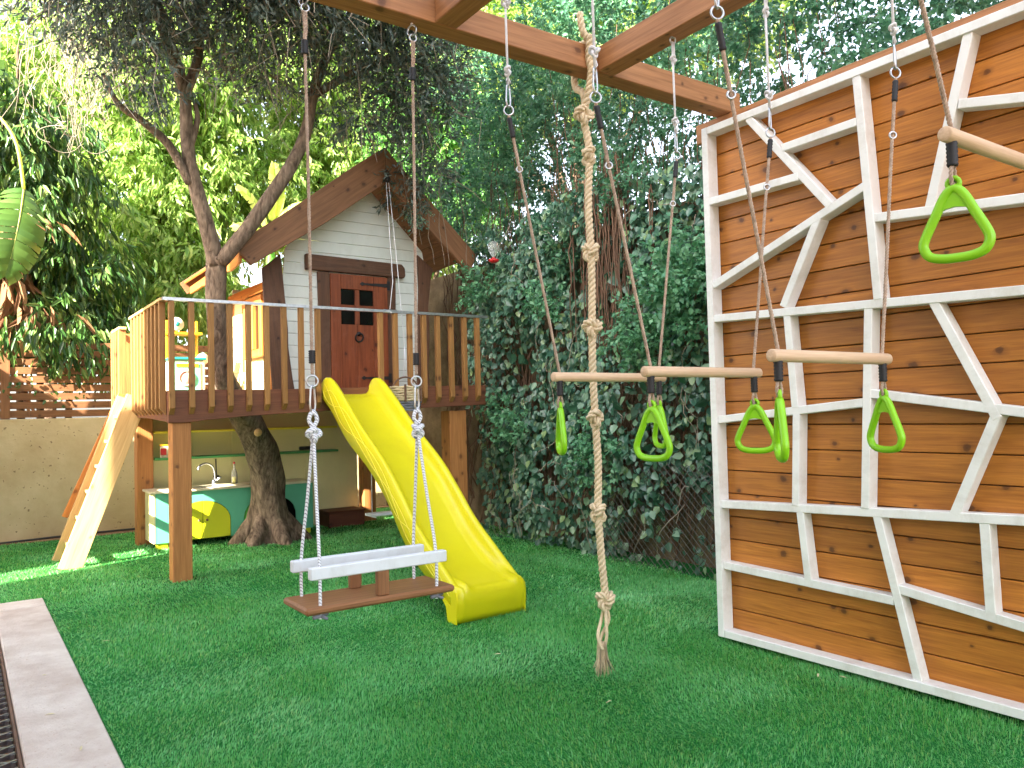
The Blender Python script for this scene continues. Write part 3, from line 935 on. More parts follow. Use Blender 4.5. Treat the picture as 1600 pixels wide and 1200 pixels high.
# ================================================================== TWO-RAIL SWING
sw_ = thing('swing', (1.33, 2.905, 0.55), 'wooden seat swing with two white rails on white cords', 'swing')
sy = 2.905
for s, (hx, lx) in enumerate(((1.095, 1.105), (1.565, 1.552))):
    mb = MB(); torus(mb, (hx, sy, ZB - 0.03), 0.022, 0.0045, (1, .5, 0)); mb.tube([(hx, sy, ZB + .02), (hx, sy, ZB - .01)], .006, 6)
    torus(mb, (hx + .004, sy, ZB - 0.062), 0.015, 0.004, (.2, 1, 0)); mb.build('hook', M['steel'], sw_)
    st, en = Vector((hx, sy, ZB - 0.075)), Vector((lx, sy, 1.50))
    sleeve(sw_, st.lerp(en, .085), st.lerp(en, .125), 0.0135)
    rb = MB(); rb.rope([st, st.lerp(en, .5) + Vector((.002, 0, 0)), en - Vector((0, 0, .035))], 0.0072, 0.036, 3, 4, 6)
    rb.rope([st + Vector((.008, 0, 0)), st.lerp(en, .06) + Vector((.008, 0, 0)), st.lerp(en, .09)], 0.006, 0.03, 3, 4, 6)
    rb.build('upper_rope', M['brown_rope'], sw_)
    sleeve(sw_, en + Vector((0, 0, .055)), en + Vector((0, 0, .005)), 0.0130)
    rg = MB(); torus(rg, (lx, sy, 1.437), 0.021, 0.0042, (.35, 1, 0)); rg.build('ring', M['steel'], sw_)
    cb = MB(); carabiner(cb, (lx, sy, 1.420), (lx, sy, 1.315), 0.026, 0.0042, (1, .5, 0)); cb.build('carabiner', M['steel'], sw_)
    kn = MB(); knot(kn, (lx + .002, sy, 1.235), 0.026, 0.0115, 0, 0.6 + s); kn.tube(smooth_path([(lx, sy, 1.26), (lx + .016, sy, 1.29), (lx, sy, 1.322), (lx - .016, sy, 1.29), (lx, sy, 1.26)], 5), .0085, 6)
    kn.build('cord_knot', M['cord'], sw_)
    ex = 1.085 if s == 0 else 1.572
    for dy in (-0.095, 0.095):
        c = MB(); c.tube(smooth_path([(lx, sy + dy * .05, 1.22), (lx + (ex - lx) * .5, sy + dy * .52, .98), (ex, sy + dy, 0.752), (ex, sy + dy, 0.56)], 6), 0.0066, 8)
        c.build('cord', M['cord'], sw_)
for dy in (-0.095, 0.095):
    box('rail', (1.045, sy + dy - 0.017, 0.705), (1.615, sy + dy + 0.017, 0.750), M['rail_white'], sw_, 0.004)
seat = box('seat', (1.020, sy - 0.125, 0.583), (1.642, sy + 0.125, 0.610), M['seat'], sw_, 0.010)
for x, dy in ((1.335, -0.095), (1.305, 0.095)):
    box('spacer', (x - .024, sy + dy - .014, 0.6105), (x + .024, sy + dy + .014, 0.7045), M['seat'], sw_, 0.003)
for x in (1.085, 1.572):
    for dy in (-0.095, 0.095):
        k = MB(); k.tube([(x - .03, sy + dy - .01, .572), (x + .03, sy + dy + .01, .574)], 0.0088, 6); k.tube([(x, sy + dy, .57), (x + .02, sy + dy - .02, .562)], .006, 6)
        k.build('cord_end', M['basket_grey'], sw_)

# ================================================================== DECK
dk_ = thing('tree_deck', (2.9, 8.0, 0), 'raised brown timber deck with baluster railing round the tree', 'deck')
ZD = 1.55
box('post', (1.405, 6.80, -0.15), (1.555, 6.95, 1.285), M['post'], dk_, 0.006)
box('post', (4.02, 6.84, -0.15), (4.215, 7.02, 1.33), M['post'], dk_, 0.006)
box('post', (1.53, 9.08, -0.15), (1.69, 9.24, 1.40), M['post'], dk_, 0.006)
box('post', (4.1, 9.1, -0.15), (4.26, 9.26, 1.40), M['post'], dk_, 0.006)
# front fascia, its lower edge left wavy
top = [(1.372, 1.535), (4.42, 1.585)]
low = [(4.42, 1.385), (4.0, 1.372), (3.6, 1.36), (3.2, 1.366), (2.8, 1.356), (2.4, 1.340), (2.0, 1.322), (1.7, 1.300), (1.5, 1.280), (1.372, 1.282)]
prism('fascia', top + low, 'y', 6.78, 6.825, M['deck'], dk_, 0.004)
prism('fascia', [(6.827, 1.535), (9.35, 1.54), (9.35, 1.36), (8.4, 1.34), (7.6, 1.325), (6.827, 1.29)], 'x', 1.372, 1.412, M['deck'], dk_, 0.004)
y = 6.83
while y < 9.3:
    y1 = y + 0.138
    if y1 > 7.62 and y < 8.18:
        box('floor_board', (1.414, y, ZD - 0.028), (1.92, y1, ZD), M['deck'], dk_, 0.003)
        box('floor_board', (2.46, y, ZD - 0.028), (4.42, y1, ZD), M['deck'], dk_, 0.003)
    else:
        box('floor_board', (1.414, y, ZD - 0.028), (4.42, y1, ZD), M['deck'], dk_, 0.003)
    y += 0.145
for yy in (7.0, 9.0):
    box('joist', (1.42, yy, 1.40), (4.4, yy + 0.07, ZD - 0.030), M['deck'], dk_, 0.003)
def baluster(x, y, z0, z1, axis):
    """square stick with its foot cut on the slant"""
    w, d, c = 0.042, 0.048, 0.055
    if axis == 'y':
        prism('baluster', [(y - d, z0 + c), (y, z0), (y, z1), (y - d, z1)], 'x', x - w / 2, x + w / 2, M['baluster'], dk_, 0.002, rot=math.pi / 2)
    else:
        prism('baluster', [(x - d, z0 + c), (x, z0), (x, z1), (x - d, z1)], 'y', y - w / 2, y + w / 2, M['baluster'], dk_, 0.002, rot=math.pi / 2)
for i in range(20):
    x = 1.398 + i * 0.1532
    if 2.70 < x < 3.13: continue
    if x > 4.36: break
    baluster(x, 6.778, 1.345 + 0.012 * i / 3, 2.262 + 0.008 * i / 10, 'y')
for i in range(9):
    baluster(1.370, 6.85 + i * 0.158, 1.345, 2.262, 'x')
mb = MB(); mb.box((1.33, 6.722, 2.266), (4.43, 6.765, 2.290)); mb.build('handrail', M['rail'], dk_, smooth=False)
bar('handrail', (1.352, 6.768, 2.277), (1.352, 8.20, 2.277), 0.07, 0.026, M['pale_wood'], dk_)
MB().tube([(3.27, 6.742, 2.278), (3.40, 6.742, 2.279)], 0.0205, 10).build('rail_coupling', M['steel'], dk_)
# rear corner of the rail beyond the ladder
box('rail_post', (1.33, 8.86, 1.36), (1.40, 8.93, 2.24), M['post'], dk_, 0.004)
box('rail_post', (1.44, 9.26, 1.36), (1.51, 9.33, 2.24), M['post'], dk_, 0.004)
for i in range(3): baluster(1.370, 9.03 + i * 0.13, 1.40, 2.24, 'x')
bar('handrail', (1.365, 8.84, 2.255), (1.365, 9.40, 2.255), 0.075, 0.028, M['pale_wood'], dk_)

# ================================================================== LADDER
ld = thing('deck_ladder', (0.9, 8.4, 0), 'pale wooden ladder leaning on the deck in full sun', 'ladder')
for yy in (8.12, 8.66):
    bar('stringer', (0.805, yy, -0.02), (1.375, yy, 1.53), 0.04, 0.19, M['pale_wood'], ld, bevel=0.004)
for i in range(6):
    t = (i + 0.75) / 6.6
    x, z = 0.805 + 0.57 * t, 1.55 * t
    box('tread', (x - 0.055, 8.142, z - 0.015), (x + 0.055, 8.638, z + 0.015), M['pale_wood'], ld, 0.003)
bar('handrail', (0.83, 8.72, 0.40), (1.33, 8.72, 1.58), 0.03, 0.055, M['orange_wood'], ld, bevel=0.004)
for t in (0.25, 0.8):
    p = Vector((0.83, 8.70, 0.40)).lerp(Vector((1.33, 8.70, 1.58)), t)
    bar('rail_bracket', p, p + Vector((0.09, -0.02, -0.05)), 0.02, 0.03, M['orange_wood'], ld)

# ================================================================== SLIDE
sl = thing('slide', (2.8, 5.4, 0), 'yellow plastic wave slide running from the deck to the lawn', 'slide')
rim = [(6.80, 1.60), (6.72, 1.645), (6.55, 1.625), (6.28, 1.482), (5.83, 1.205), (5.37, 0.955), (5.08, 0.745), (4.84, 0.560), (4.55, 0.392), (4.38, 0.296), (4.27, 0.236)]
lowe = [(6.80, 1.475), (6.72, 1.447), (6.50, 1.338), (6.14, 1.105), (5.66, 0.890), (5.30, 0.675), (5.02, 0.430), (4.78, 0.285), (4.55, 0.198), (4.40, 0.152), (4.28, 0.10)]
bed = [(6.80, 1.500), (6.70, 1.497), (6.50, 1.455), (6.26, 1.320), (5.80, 1.060), (5.36, 0.820), (5.08, 0.610), (4.84, 0.430), (4.56, 0.290), (4.38, 0.240), (4.27, 0.226)]
def curve2(pts, n=6):
    return [(v.x, v.y) for v in smooth_path([(p[0], p[1], 0) for p in pts], n)]
RIM, LOW, BED = curve2(rim), curve2(lowe), curve2(bed)
def slx(y, t):      # left edge runs slightly askew; t across 0..1
    l = 2.66 - 0.16 * (6.75 - y) / 2.45
    return l + 0.518 * t
mb = MB()
sec = []
for (ry, rz), (ly, lz), (by, bz) in zip(RIM, LOW, BED):
    s = []
    s += [(0.0, ly, lz), (0.0, (ly + ry) / 2, (lz + rz) / 2), (0.012, ry, rz - 0.012), (0.03, ry, rz), (0.062, ry, rz), (0.085, ry, rz - 0.010), (0.10, ry * .6 + by * .4, rz * .6 + bz * .4), (0.125, by, bz + 0.032), (0.175, by, bz + .006), (0.27, by, bz), (0.5, by, bz), (0.73, by, bz), (0.825, by, bz + .006), (0.875, by, bz + 0.032), (0.90, ry * .6 + by * .4, rz * .6 + bz * .4), (0.915, ry, rz - 0.010), (0.938, ry, rz), (0.97, ry, rz), (0.988, ry, rz - 0.012), (1.0, (ly + ry) / 2, (lz + rz) / 2), (1.0, ly, lz)]
    sec.append([Vector((slx(yy, t), yy, zz)) for t, yy, zz in s])
ns = len(sec[0])
vs = [v for s in sec for v in s]
fs = [(i * ns + k, i * ns + k + 1, (i + 1) * ns + k + 1, (i + 1) * ns + k) for i in range(len(sec) - 1) for k in range(ns - 1)]
# rounded foot at the end
foot = []
ends = sec[-1]
for k, (dy, f) in enumerate(((-0.030, 0.985), (-0.052, 0.93), (-0.062, 0.80), (-0.060, 0.5), (-0.045, 0.22), (-0.03, 0.0))):
    foot.append([Vector((v.x + (0.0 if 1 < j < ns - 2 else 0), 4.27 + dy - (0.02 if 3 < j < ns - 4 else 0) * (1 if k < 4 else 0.4) + (0.02 if j in (0, ns - 1) else 0) , max(0.006, v.z * f))) for j, v in enumerate(ends)])
base = len(vs) - ns
for s in foot:
    st_ = len(vs); vs += s
    fs += [(base + k, base + k + 1, st_ + k + 1, st_ + k) for k in range(ns - 1)]
    base = st_
mb.add(vs, fs)
body = mb.build('chute', M['yellow'], sl)
md = body.modifiers.new('thick', 'SOLIDIFY'); md.thickness = 0.006; md.offset = -1
# side skirts of the foot
for t, x_ in ((0, slx(4.3, 0.0)), (1, slx(4.3, 1.0))):
    pr = [(4.46, 0.172), (4.38, 0.146), (4.29, 0.104), (4.265, 0.2), (4.225, 0.2), (4.215, 0.15), (4.225, 0.004), (4.33, 0.004), (4.345, 0.09), (4.40, 0.140)]
    prism('foot_side', pr, 'x', x_ - .0035, x_ + .0035, M['yellow'], sl, 0)
# mould lines on the near side wall
for ph, am, a0, a1 in ((0.0, 0.040, 0.03, 0.97), (1.9, 0.046, 0.05, 0.92), (3.7, 0.030, 0.12, 0.99)):
    pts = []
    n = len(RIM)
    for i in range(n):
        u = i / (n - 1)
        if u < a0 or u > a1: continue
        f = 0.5 + am * 8 * math.sin(u * 17 + ph) * (1 - 0.5 * u)
        f = min(0.86, max(0.12, f))
        yy = LOW[i][0] * (1 - f) + RIM[i][0] * f; zz = LOW[i][1] * (1 - f) + RIM[i][1] * f
        pts.append((slx(yy, 0) - 0.0035, yy, zz))
    MB().tube(pts, 0.0022, 4).build('mould_line', M['yellow_line'], sl)

# ================================================================== PLAYHOUSE
ph = thing('playhouse', (3.45, 8.5, ZD), 'white sided playhouse with crooked brown gable roof', 'playhouse')
YF = 7.87      # front wall plane
def wall_left(z): return 2.60 + (z - 1.55) * 0.085
def wall_right(z): return 4.28 + (z - 1.55) * 0.035
def roof_left(z): return 3.62 - (3.78 - z) * 1.30
def roof_right(z): return 3.66 + (3.78 - z) * 1.02
z = ZD + 0.002
while z < 3.74:
    z1 = min(z + 0.1185, 3.77)
    a0, a1 = max(wall_left(z), roof_left(z)), max(wall_left(z1), roof_left(z1))
    b0, b1 = min(wall_right(z), roof_right(z)), min(wall_right(z1), roof_right(z1))
    if a0 < b0:
        poly = [(a0, z), (b0, z), (max(b1, a1 + .002), z1), (a1, z1)]
        prism('siding_board', poly, 'y', YF + random.uniform(0, .003), YF + 0.022, M['siding'], ph, 0.0025, rot=0)
    z += 0.1225
box('wall_core', (2.72, YF + 0.024, ZD + .002), (4.24, YF + 0.05, 2.80), M['corner'], ph, 0.003)
# left side wall: boards, orange window frame, light trim
for i in range(9):
    z0 = ZD + 0.004 + i * 0.1325
    xo = 2.615 + (z0 - 1.55) * 0.03
    bar('side_board', (xo - 0.0, YF + 0.03, z0 + 0.064), (xo - 0.05, 9.30, z0 + 0.064), 0.02, 0.128, M['cream'] if i < 20 else None, ph, bevel=0.003)
box('back_wall', (2.60, 9.31, ZD + .002), (4.25, 9.34, 2.8), M['siding'], ph, 0.003)
box('right_wall', (4.24, YF + 0.052, ZD + .002), (4.27, 9.30, 2.8), M['corner'], ph, 0.003)
win = thing('window', (2.55, 8.38, 2.0), None, None); win.parent = ph; win.location = Vector((2.55, 8.38, 2.0)) - ph.location
box('pane', (2.575, 8.16, 2.02), (2.583, 8.62, 2.50), M['glass_dark'], win, 0.001)
for a, b, c, d in ((8.08, 8.16, 1.94, 2.58), (8.62, 8.70, 1.94, 2.58), (8.165, 8.615, 2.50, 2.58), (8.165, 8.615, 1.94, 2.02), (8.37, 8.41, 2.025, 2.495)):
    box('frame_bar', (2.535, a, c), (2.583, b, d), M['orange_wood'], win, 0.004)
for yy, w_ in ((7.95, 0.09), (8.84, 0.09), (9.22, 0.08)):
    bar('side_trim', (2.588, yy, ZD + .004), (2.60, yy + 0.02, 2.70), w_, 0.03, M['orange_wood'], ph, up=Vector((1, 0, 0)))
bar('side_trim', (2.585, 7.90, 2.66), (2.555, 9.3, 2.66), 0.03, 0.10, M['orange_wood'], ph)
# dark corner boards, wavy and leaning
prism('corner_board', [(2.575, 1.552), (2.800, 1.552), (2.775, 1.70), (2.735, 2.02), (2.735, 2.20), (2.715, 2.45), (2.690, 2.72), (2.670, 2.965), (2.48, 2.80), (2.490, 2.52), (2.535, 2.10), (2.555, 1.80)], 'y', YF - 0.03, YF - 0.002, M['corner'], ph, 0.004)
prism('corner_board', [(4.20, 1.552), (4.36, 1.552), (4.345, 1.8), (4.37, 2.2), (4.36, 2.5), (4.395, 2.80), (4.43, 2.95), (4.235, 3.10), (4.245, 2.7), (4.225, 2.3), (4.215, 2.0)], 'y', YF - 0.03, YF - 0.002, M['corner'], ph, 0.004)
# door
dr = thing('door', (3.5, YF - 0.05, 1.56), None, None); dr.parent = ph; dr.location = Vector((3.5, YF - 0.05, 1.56)) - ph.location
x0, x1, zb_, zt_ = 3.188, 3.842, 1.568, 2.805
ya, yb = YF - 0.050, YF - 0.022
ph_x = [3.305, 3.455, 3.505, 3.66]
ph_z = [2.275, 2.425, 2.485, 2.645]
cuts = [x0, 3.305, 3.505, 3.675, x1]
# boards beside, between and under the four small panes
box('door_board', (x0, ya, zb_), (3.302, yb, zt_), M['door'], dr, 0.003)
box('door_board', (3.676, ya, zb_), (x1, yb, zt_), M['door'], dr, 0.003)
box('door_board', (3.304, ya + .001, zb_), (3.482, yb, 2.272), M['door'], dr, 0.003)
box('door_board', (3.484, ya + .001, zb_), (3.674, yb, 2.272), M['door'], dr, 0.003)
box('door_board', (3.304, ya + .001, 2.648), (3.674, yb, zt_), M['door'], dr, 0.003, long_axis=2)
box('mullion', (3.462, ya + .001, 2.274), (3.512, yb, 2.646), M['door'], dr, 0.003)
box('mullion', (3.304, ya + .002, 2.432), (3.461, yb, 2.482), M['door'], dr, 0.003)
box('mullion', (3.513, ya + .002, 2.432), (3.674, yb, 2.482), M['door'], dr, 0.003)
for a, b in ((3.304, 3.461), (3.513, 3.674)):
    for c, d in ((2.274, 2.431), (2.483, 2.647)):
        box('pane', (a, yb - .006, c), (b, yb, d), M['glass_dark'], dr, 0)
kb = MB(); torus(kb, (3.497, ya - 0.014, 2.135), 0.044, 0.010, (0, 1, 0.25), 20, 7); kb.lathe((3.497, ya, 2.175), [(0, -.02), (.022, -.018), (.026, 0)], 12, 'y'); kb.build('ring_knocker', M['iron'], dr)
for zc in (2.715, 1.705):
    h = MB()
    pts = [(3.515, 0), (3.545, 0.022), (3.575, 0.008), (3.60, 0.010), (3.835, 0.020), (3.835, -0.020), (3.60, -0.010), (3.575, -0.008), (3.545, -0.022)]
    A = [(px, ya - 0.008, zc + pz_) for px, pz_ in pts]; B = [(px, ya - 0.0005, zc + pz_) for px, pz_ in pts]
    n = len(pts)
    h.add(A + B, [tuple(range(n)), tuple(range(2 * n - 1, n - 1, -1))] + [(i, n + i, n + (i + 1) % n, (i + 1) % n) for i in range(n)])
    h.box((3.838, ya - 0.007, zc - 0.05), (3.872, ya - 0.0005, zc + 0.05))
    h.build('strap_hinge', M['iron'], dr, smooth=False)
# door frame and lintel
prism('jamb', [(3.035, 1.556), (3.185, 1.556), (3.183, 2.1), (3.185, 2.815), (3.055, 2.815), (3.062, 2.5), (3.045, 2.2), (3.06, 1.9)], 'y', YF - 0.042, YF - 0.003, M['corner'], ph, 0.004)
prism('jamb', [(3.846, 1.556), (3.945, 1.556), (3.955, 1.75), (3.938, 1.95), (3.962, 2.2), (3.945, 2.45), (3.95, 2.815), (3.848, 2.815)], 'y', YF - 0.042, YF - 0.003, M['corner'], ph, 0.004)
prism('lintel', [(2.925, 2.825), (4.045, 2.815), (4.06, 2.84), (4.055, 2.925), (4.02, 2.965), (2.925, 2.985)], 'y', YF - 0.065, YF - 0.003, M['corner'], ph, 0.006)
box('threshold', (3.04, YF - 0.06, ZD + .001), (3.95, YF - .051, ZD + .016), M['corner'], ph, 0.002)
# roof: two planes with boards, barge boards on the front gable
YB = 7.45
AP = (3.66, 4.09)
prism('barge_board', [(3.665, 4.115), (3.35, 3.885), (2.90, 3.53), (2.46, 3.19), (2.105, 2.93), (2.165, 2.84), (2.255, 2.745), (2.62, 2.985), (2.98, 3.22), (3.32, 3.475), (3.665, 3.735)], 'y', YB, YB + 0.05, M['barge'], ph, 0.005)
prism('barge_board', [(3.668, 4.115), (3.668, 3.735), (3.95, 3.50), (4.30, 3.19), (4.675, 2.875), (4.73, 2.96), (4.765, 3.085), (4.40, 3.42), (4.05, 3.76), (3.80, 3.985)], 'y', YB, YB + 0.05, M['barge'], ph, 0.005)
def roof_board(p, q, nrm, w, parent=ph, mat=None):
    return bar('roof_board', p, q, w, 0.022, mat or M['barge'], parent, up=Vector(nrm), bevel=0.003)
nl = 9
for i in range(nl):
    t = (i + 0.5) / nl
    xf, zf = 2.15 + (3.64 - 2.15) * t, 2.90 + (4.075 - 2.90) * t
    xb, zb2 = 2.10 + (3.62 - 2.10) * t, 2.86 + (4.02 - 2.86) * t
    roof_board((xf, YB + 0.052, zf), (xb, 9.46, zb2), (-0.62, 0, 0.785), math.hypot(1.49, 1.175) / nl - 0.003, mat=M['orange_wood'] if i < 2 else M['barge'])
nr = 9
for i in range(nr):
    t = (i + 0.5) / nr
    xf, zf = 3.69 + (4.73 - 3.69) * t, 4.075 + (3.05 - 4.075) * t
    roof_board((xf, YB + 0.052, zf), (xf, 9.46, zf - 0.05), (0.70, 0, 0.71), math.hypot(1.04, 1.025) / nr - 0.003)
prism('barge_board', [(3.63, 4.06), (2.06, 2.86), (2.14, 2.74), (3.63, 3.86)], 'y', 9.465, 9.50, M['barge'], ph, 0.004)
prism('eave_trim', [(YB + .055, 2.87), (9.45, 2.82), (9.45, 2.74), (8.9, 2.75), (8.5, 2.72), (8.1, 2.765), (7.8, 2.74), (YB + .055, 2.77)], 'x', 2.16, 2.185, M['orange_wood'], ph, 0.003)
box('ridge_beam', (3.60, YB + 0.055, 3.86), (3.70, 9.45, 4.0), M['corner'], ph, 0.004)

# pulley, its cords and the basket
pu = thing('pulley', (3.645, 7.372, 3.75), 'black pulley at the gable peak with thin white cords', 'pulley')
pb = MB(); pb.box((3.625, 7.36, 3.715), (3.665, 7.385, 3.80)); pb.lathe((3.645, 7.372, 3.75), [(0, -.02), (.03, -.018), (.022, 0), (.03, .018), (0, .02)], 14, 'y'); torus(pb, (3.645, 7.372, 3.825), .018, .005, (0, 1, 0)); pb.tube([(3.645, 7.372, 3.84), (3.645, 7.46, 3.85)], .006, 6)
pb.build('wheel_block', M['iron'], pu)
c1 = MB(); c1.tube([(3.632, 7.372, 3.73), (3.45, 6.90, 2.6), (3.335, 6.745, 2.288)], 0.0035, 5); c1.tube([(3.332, 6.742, 2.29), (3.335, 6.715, 2.26)], 0.006, 5); c1.build('cord', M['plain_cord'], pu)
c1 = MB(); c1.tube([(3.66, 7.372, 3.73), (3.55, 7.0, 2.8), (3.44, 6.66, 1.94)], 0.0035, 5)
c1.tube([(3.44, 6.66, 1.94), (3.425, 6.66, 1.655)], 0.0035, 5); c1.tube([(3.44, 6.66, 1.94), (3.46, 6.66, 1.655)], 0.0035, 5); c1.build('cord', M['plain_cord'], pu)
bk = thing('basket', (3.44, 6.66, 1.335), 'small woven basket with grey base hanging by the slide', 'basket')
for i in range(10):
    zz = 1.345 + i * 0.0235
    rr = 0.118 + 0.026 * min(1, i / 4.0)
    w = MB(); n = 26
    w.tube([(3.44 + rr * math.cos(2 * math.pi * k / n), 6.66 + rr * math.sin(2 * math.pi * k / n), zz + 0.004 * math.sin(k * 1.9 + i * 2)) for k in range(n)], 0.0128, 6, closed=True)
    w.build('woven_coil', M['basket'] if i > 3 else M['basket_grey'], bk)
MB().lathe((3.44, 6.66, 1.335), [(0, 0), (.115, 0), (.12, .01), (0, .012)], 20).build('bottom', M['basket_grey'], bk)
hd = MB(); hd.tube(smooth_path([(3.305, 6.66, 1.565), (3.36, 6.66, 1.63), (3.44, 6.66, 1.655), (3.52, 6.66, 1.63), (3.575, 6.66, 1.565)], 5), 0.008, 6); hd.build('handle', M['twig'], bk)
for x in (3.36, 3.52):
    box('strap', (x - .008, 6.500, 1.42), (x + .008, 6.516, 1.58), M['twig'], bk, 0.001)

# ================================================================== UNDER THE DECK
pn = thing('kitchen_panel', (2.7, 9.2, 0), 'cream back panel with yellow and green shelves under the deck', 'panel')
for a, b in ((1.70, 2.55), (2.553, 3.40), (3.403, 4.08)):
    box('panel_board', (a, 9.245, 0.0), (b, 9.265, 1.395), M['cream'], pn, 0.002, long_axis=0)
box('shelf', (1.70, 9.06, 1.165), (3.75, 9.243, 1.19), M['shelf_yellow'], pn, 0.003)
box('shelf', (1.70, 9.04, 0.880), (3.75, 9.243, 0.905), M['dark_green'], pn, 0.003)
box('divider', (1.98, 9.08, 0.907), (2.0, 9.243, 1.163), M['dark_green'], pn, 0.002)

kc = thing('play_kitchen', (2.4, 8.8, 0), 'turquoise outdoor play kitchen cabinet with arched lime doors', 'cabinet')
KX0, KX1, KY, KZ0, KZ1 = 1.62, 3.24, 8.62, 0.065, 0.565
A1c, A2c, AR = 2.075, 2.78, 0.285
def arch(cx, r, z0, ztop, n=10):
    zs = ztop - r * 0.75
    return [(cx - r, z0)] + [(cx - r * math.cos(math.pi * k / n), zs + r * 0.75 * math.sin(math.pi * k / n)) for k in range(n + 1)] + [(cx + r, z0)]
def front_with_arches():
    """front board with two arched openings, as vertical strips"""
    mb = MB()
    n = 64
    xs = [KX0 + (KX1 - KX0) * i / n for i in range(n + 1)]
    def floor_z(x):
        for c in (A1c, A2c):
            if abs(x - c) < AR:
                return 0.46 - AR * 0.75 + AR * 0.75 * math.sqrt(max(0, 1 - ((x - c) / AR) ** 2))
        return KZ0
    zz = sorted(set([round(x, 5) for x in xs] + [c + s * (AR + e) for c in (A1c, A2c) for s in (-1, 1) for e in (-1e-4, 1e-4)]))
    vs, fs = [], []
    for x in zz:
        l = floor_z(x)
        vs += [(x, KY, l), (x, KY, KZ1), (x, KY + .018, l), (x, KY + .018, KZ1)]
    for i in range(len(zz) - 1):
        a, b = i * 4, i * 4 + 4
        fs += [(a, b, b + 1, a + 1), (a + 2, a + 3, b + 3, b + 2), (a, a + 2, b + 2, b), (a + 1, b + 1, b + 3, a + 3)]
    mb.add(vs, fs)
    return mb.build('front_board', M['turq'], kc, smooth=False)
front_with_arches()
box('side_board', (KX0 - 0.022, KY - 0.004, KZ0), (KX0 - 0.002, 9.04, KZ1), M['cream'], kc, 0.002, long_axis=1)
box('side_board', (KX1 + 0.002, KY - 0.002, KZ0), (KX1 + 0.022, 9.04, KZ1), M['turq'], kc, 0.002, long_axis=1)
box('back_board', (KX0, 9.02, KZ0), (KX1, 9.04, KZ1), M['void'], kc, 0.002)
box('bottom_board', (KX0, KY + .02, KZ0), (KX1, 9.018, KZ0 + .018), M['void'], kc, 0.002)
box('counter', (KX0 - 0.045, KY - 0.03, KZ1 + .001), (KX1 + 0.03, 9.06, KZ1 + 0.024), M['counter'], kc, 0.004)
for x in (KX0 + 0.02, 2.42, KX1 - 0.1):
    box('foot', (x, KY + 0.02, 0.0), (x + 0.10, KY + 0.12, KZ0 - .001), M['lime_door'], kc, 0.003)
def half_arch(cx, side, mat):
    P = [p for p in arch(cx, AR - .006, KZ0 + .006, 0.455, 16) if (p[0] - cx) * side >= -1e-6]
    P = [(cx + side * 0.003, KZ0 + .006)] + P if side > 0 else P + [(cx + side * 0.003, KZ0 + .006)]
    P = [(cx + side * 0.003, p[1]) if abs(p[0] - cx) < 1e-3 else p for p in P]
    seen, Q = set(), []
    for p in P:
        k = (round(p[0], 4), round(p[1], 4))
        if k not in seen: seen.add(k); Q.append(p)
    d = prism('door', Q, 'y', KY - 0.003, KY + 0.014, mat, kc, 0.002, rot=math.pi / 2)
    MB().lathe((cx + side * 0.04, KY - .004, 0.26), [(0, -.02), (.012, -.018), (.013, -.008), (.006, 0)], 12, 'y').build('knob', M['twig'], d)
half_arch(A1c, -1, M['lime_door']); half_arch(A1c, 1, M['lime_door']); half_arch(A2c, -1, M['green_door'])
box('basin', (1.95, 8.72, KZ1 + .0245), (2.25, 8.93, KZ1 + .029), M['steel'], kc, 0.002)
fc = MB(); fc.tube(smooth_path([(2.28, 8.97, 0.59), (2.29, 8.97, 0.70), (2.26, 8.95, 0.79), (2.19, 8.92, 0.83), (2.12, 8.90, 0.81), (2.095, 8.89, 0.765)], 6), 0.0115, 8)
fc.lathe((2.28, 8.97, 0.589), [(0, 0), (.028, 0), (.026, .02), (.02, .06), (0, .062)], 14); fc.tube([(2.295, 8.96, 0.635), (2.345, 8.93, 0.675)], .011, 8)
tag(fc.build('faucet', M['steel']), 'chrome gooseneck faucet on the play kitchen counter', 'faucet')
ld2 = MB(); ld2.tube([(2.36, 9.20, 0.86), (2.365, 9.20, 0.68)], .007, 6); ld2.lathe((2.365, 9.195, 0.655), [(0, -.03), (.03, -.012), (.034, .01), (.026, .02), (0, .022)], 14)
tag(ld2.build('ladle', M['iron']), 'dark ladle hanging behind the faucet', 'ladle')
bt = thing('bottle', (2.50, 8.98, KZ1 + .024), 'glass oil bottle with yellow liquid by the trunk', 'bottle')
MB().lathe((2.50, 8.98, KZ1 + .0245), [(0, 0), (.032, 0), (.034, .02), (.033, .10), (.028, .13), (.013, .165), (.012, .21), (.014, .215)], 16).build('glass_body', M['glass'], bt)
MB().lathe((2.50, 8.98, KZ1 + .028), [(0, 0), (.028, 0), (.029, .07), (0, .071)], 14).build('liquid', M['shelf_yellow'], bt)
MB().lathe((2.50, 8.98, KZ1 + .24), [(0, 0), (.011, 0), (.011, .02), (0, .024)], 10).build('cork', M['red'], bt)
tin = thing('tea_tin', (1.80, 9.12, .905), 'small red and cream printed tin on the green shelf', 'tin')
box('body', (1.765, 9.09, .9055), (1.845, 9.15, 1.03), M['toy_white'], tin, 0.004)
box('label', (1.762, 9.086, .935), (1.82, 9.0895, 1.005), M['red'], tin, 0.001)
box('lid', (1.762, 9.087, 1.031), (1.848, 9.153, 1.045), M['orange'], tin, 0.003)
yc = MB(); yc.add([(1.97, 9.232, .87), (2.09, 9.232, .87), (2.10, 9.225, .72), (2.03, 9.215, .68), (1.96, 9.225, .74), (1.97, 9.24, .87), (2.09, 9.24, .87), (2.10, 9.236, .72), (2.03, 9.226, .68), (1.96, 9.236, .74)], [(0, 1, 2, 3, 4), (9, 8, 7, 6, 5), (0, 5, 6, 1), (1, 6, 7, 2), (2, 7, 8, 3), (3, 8, 9, 4), (4, 9, 5, 0)])
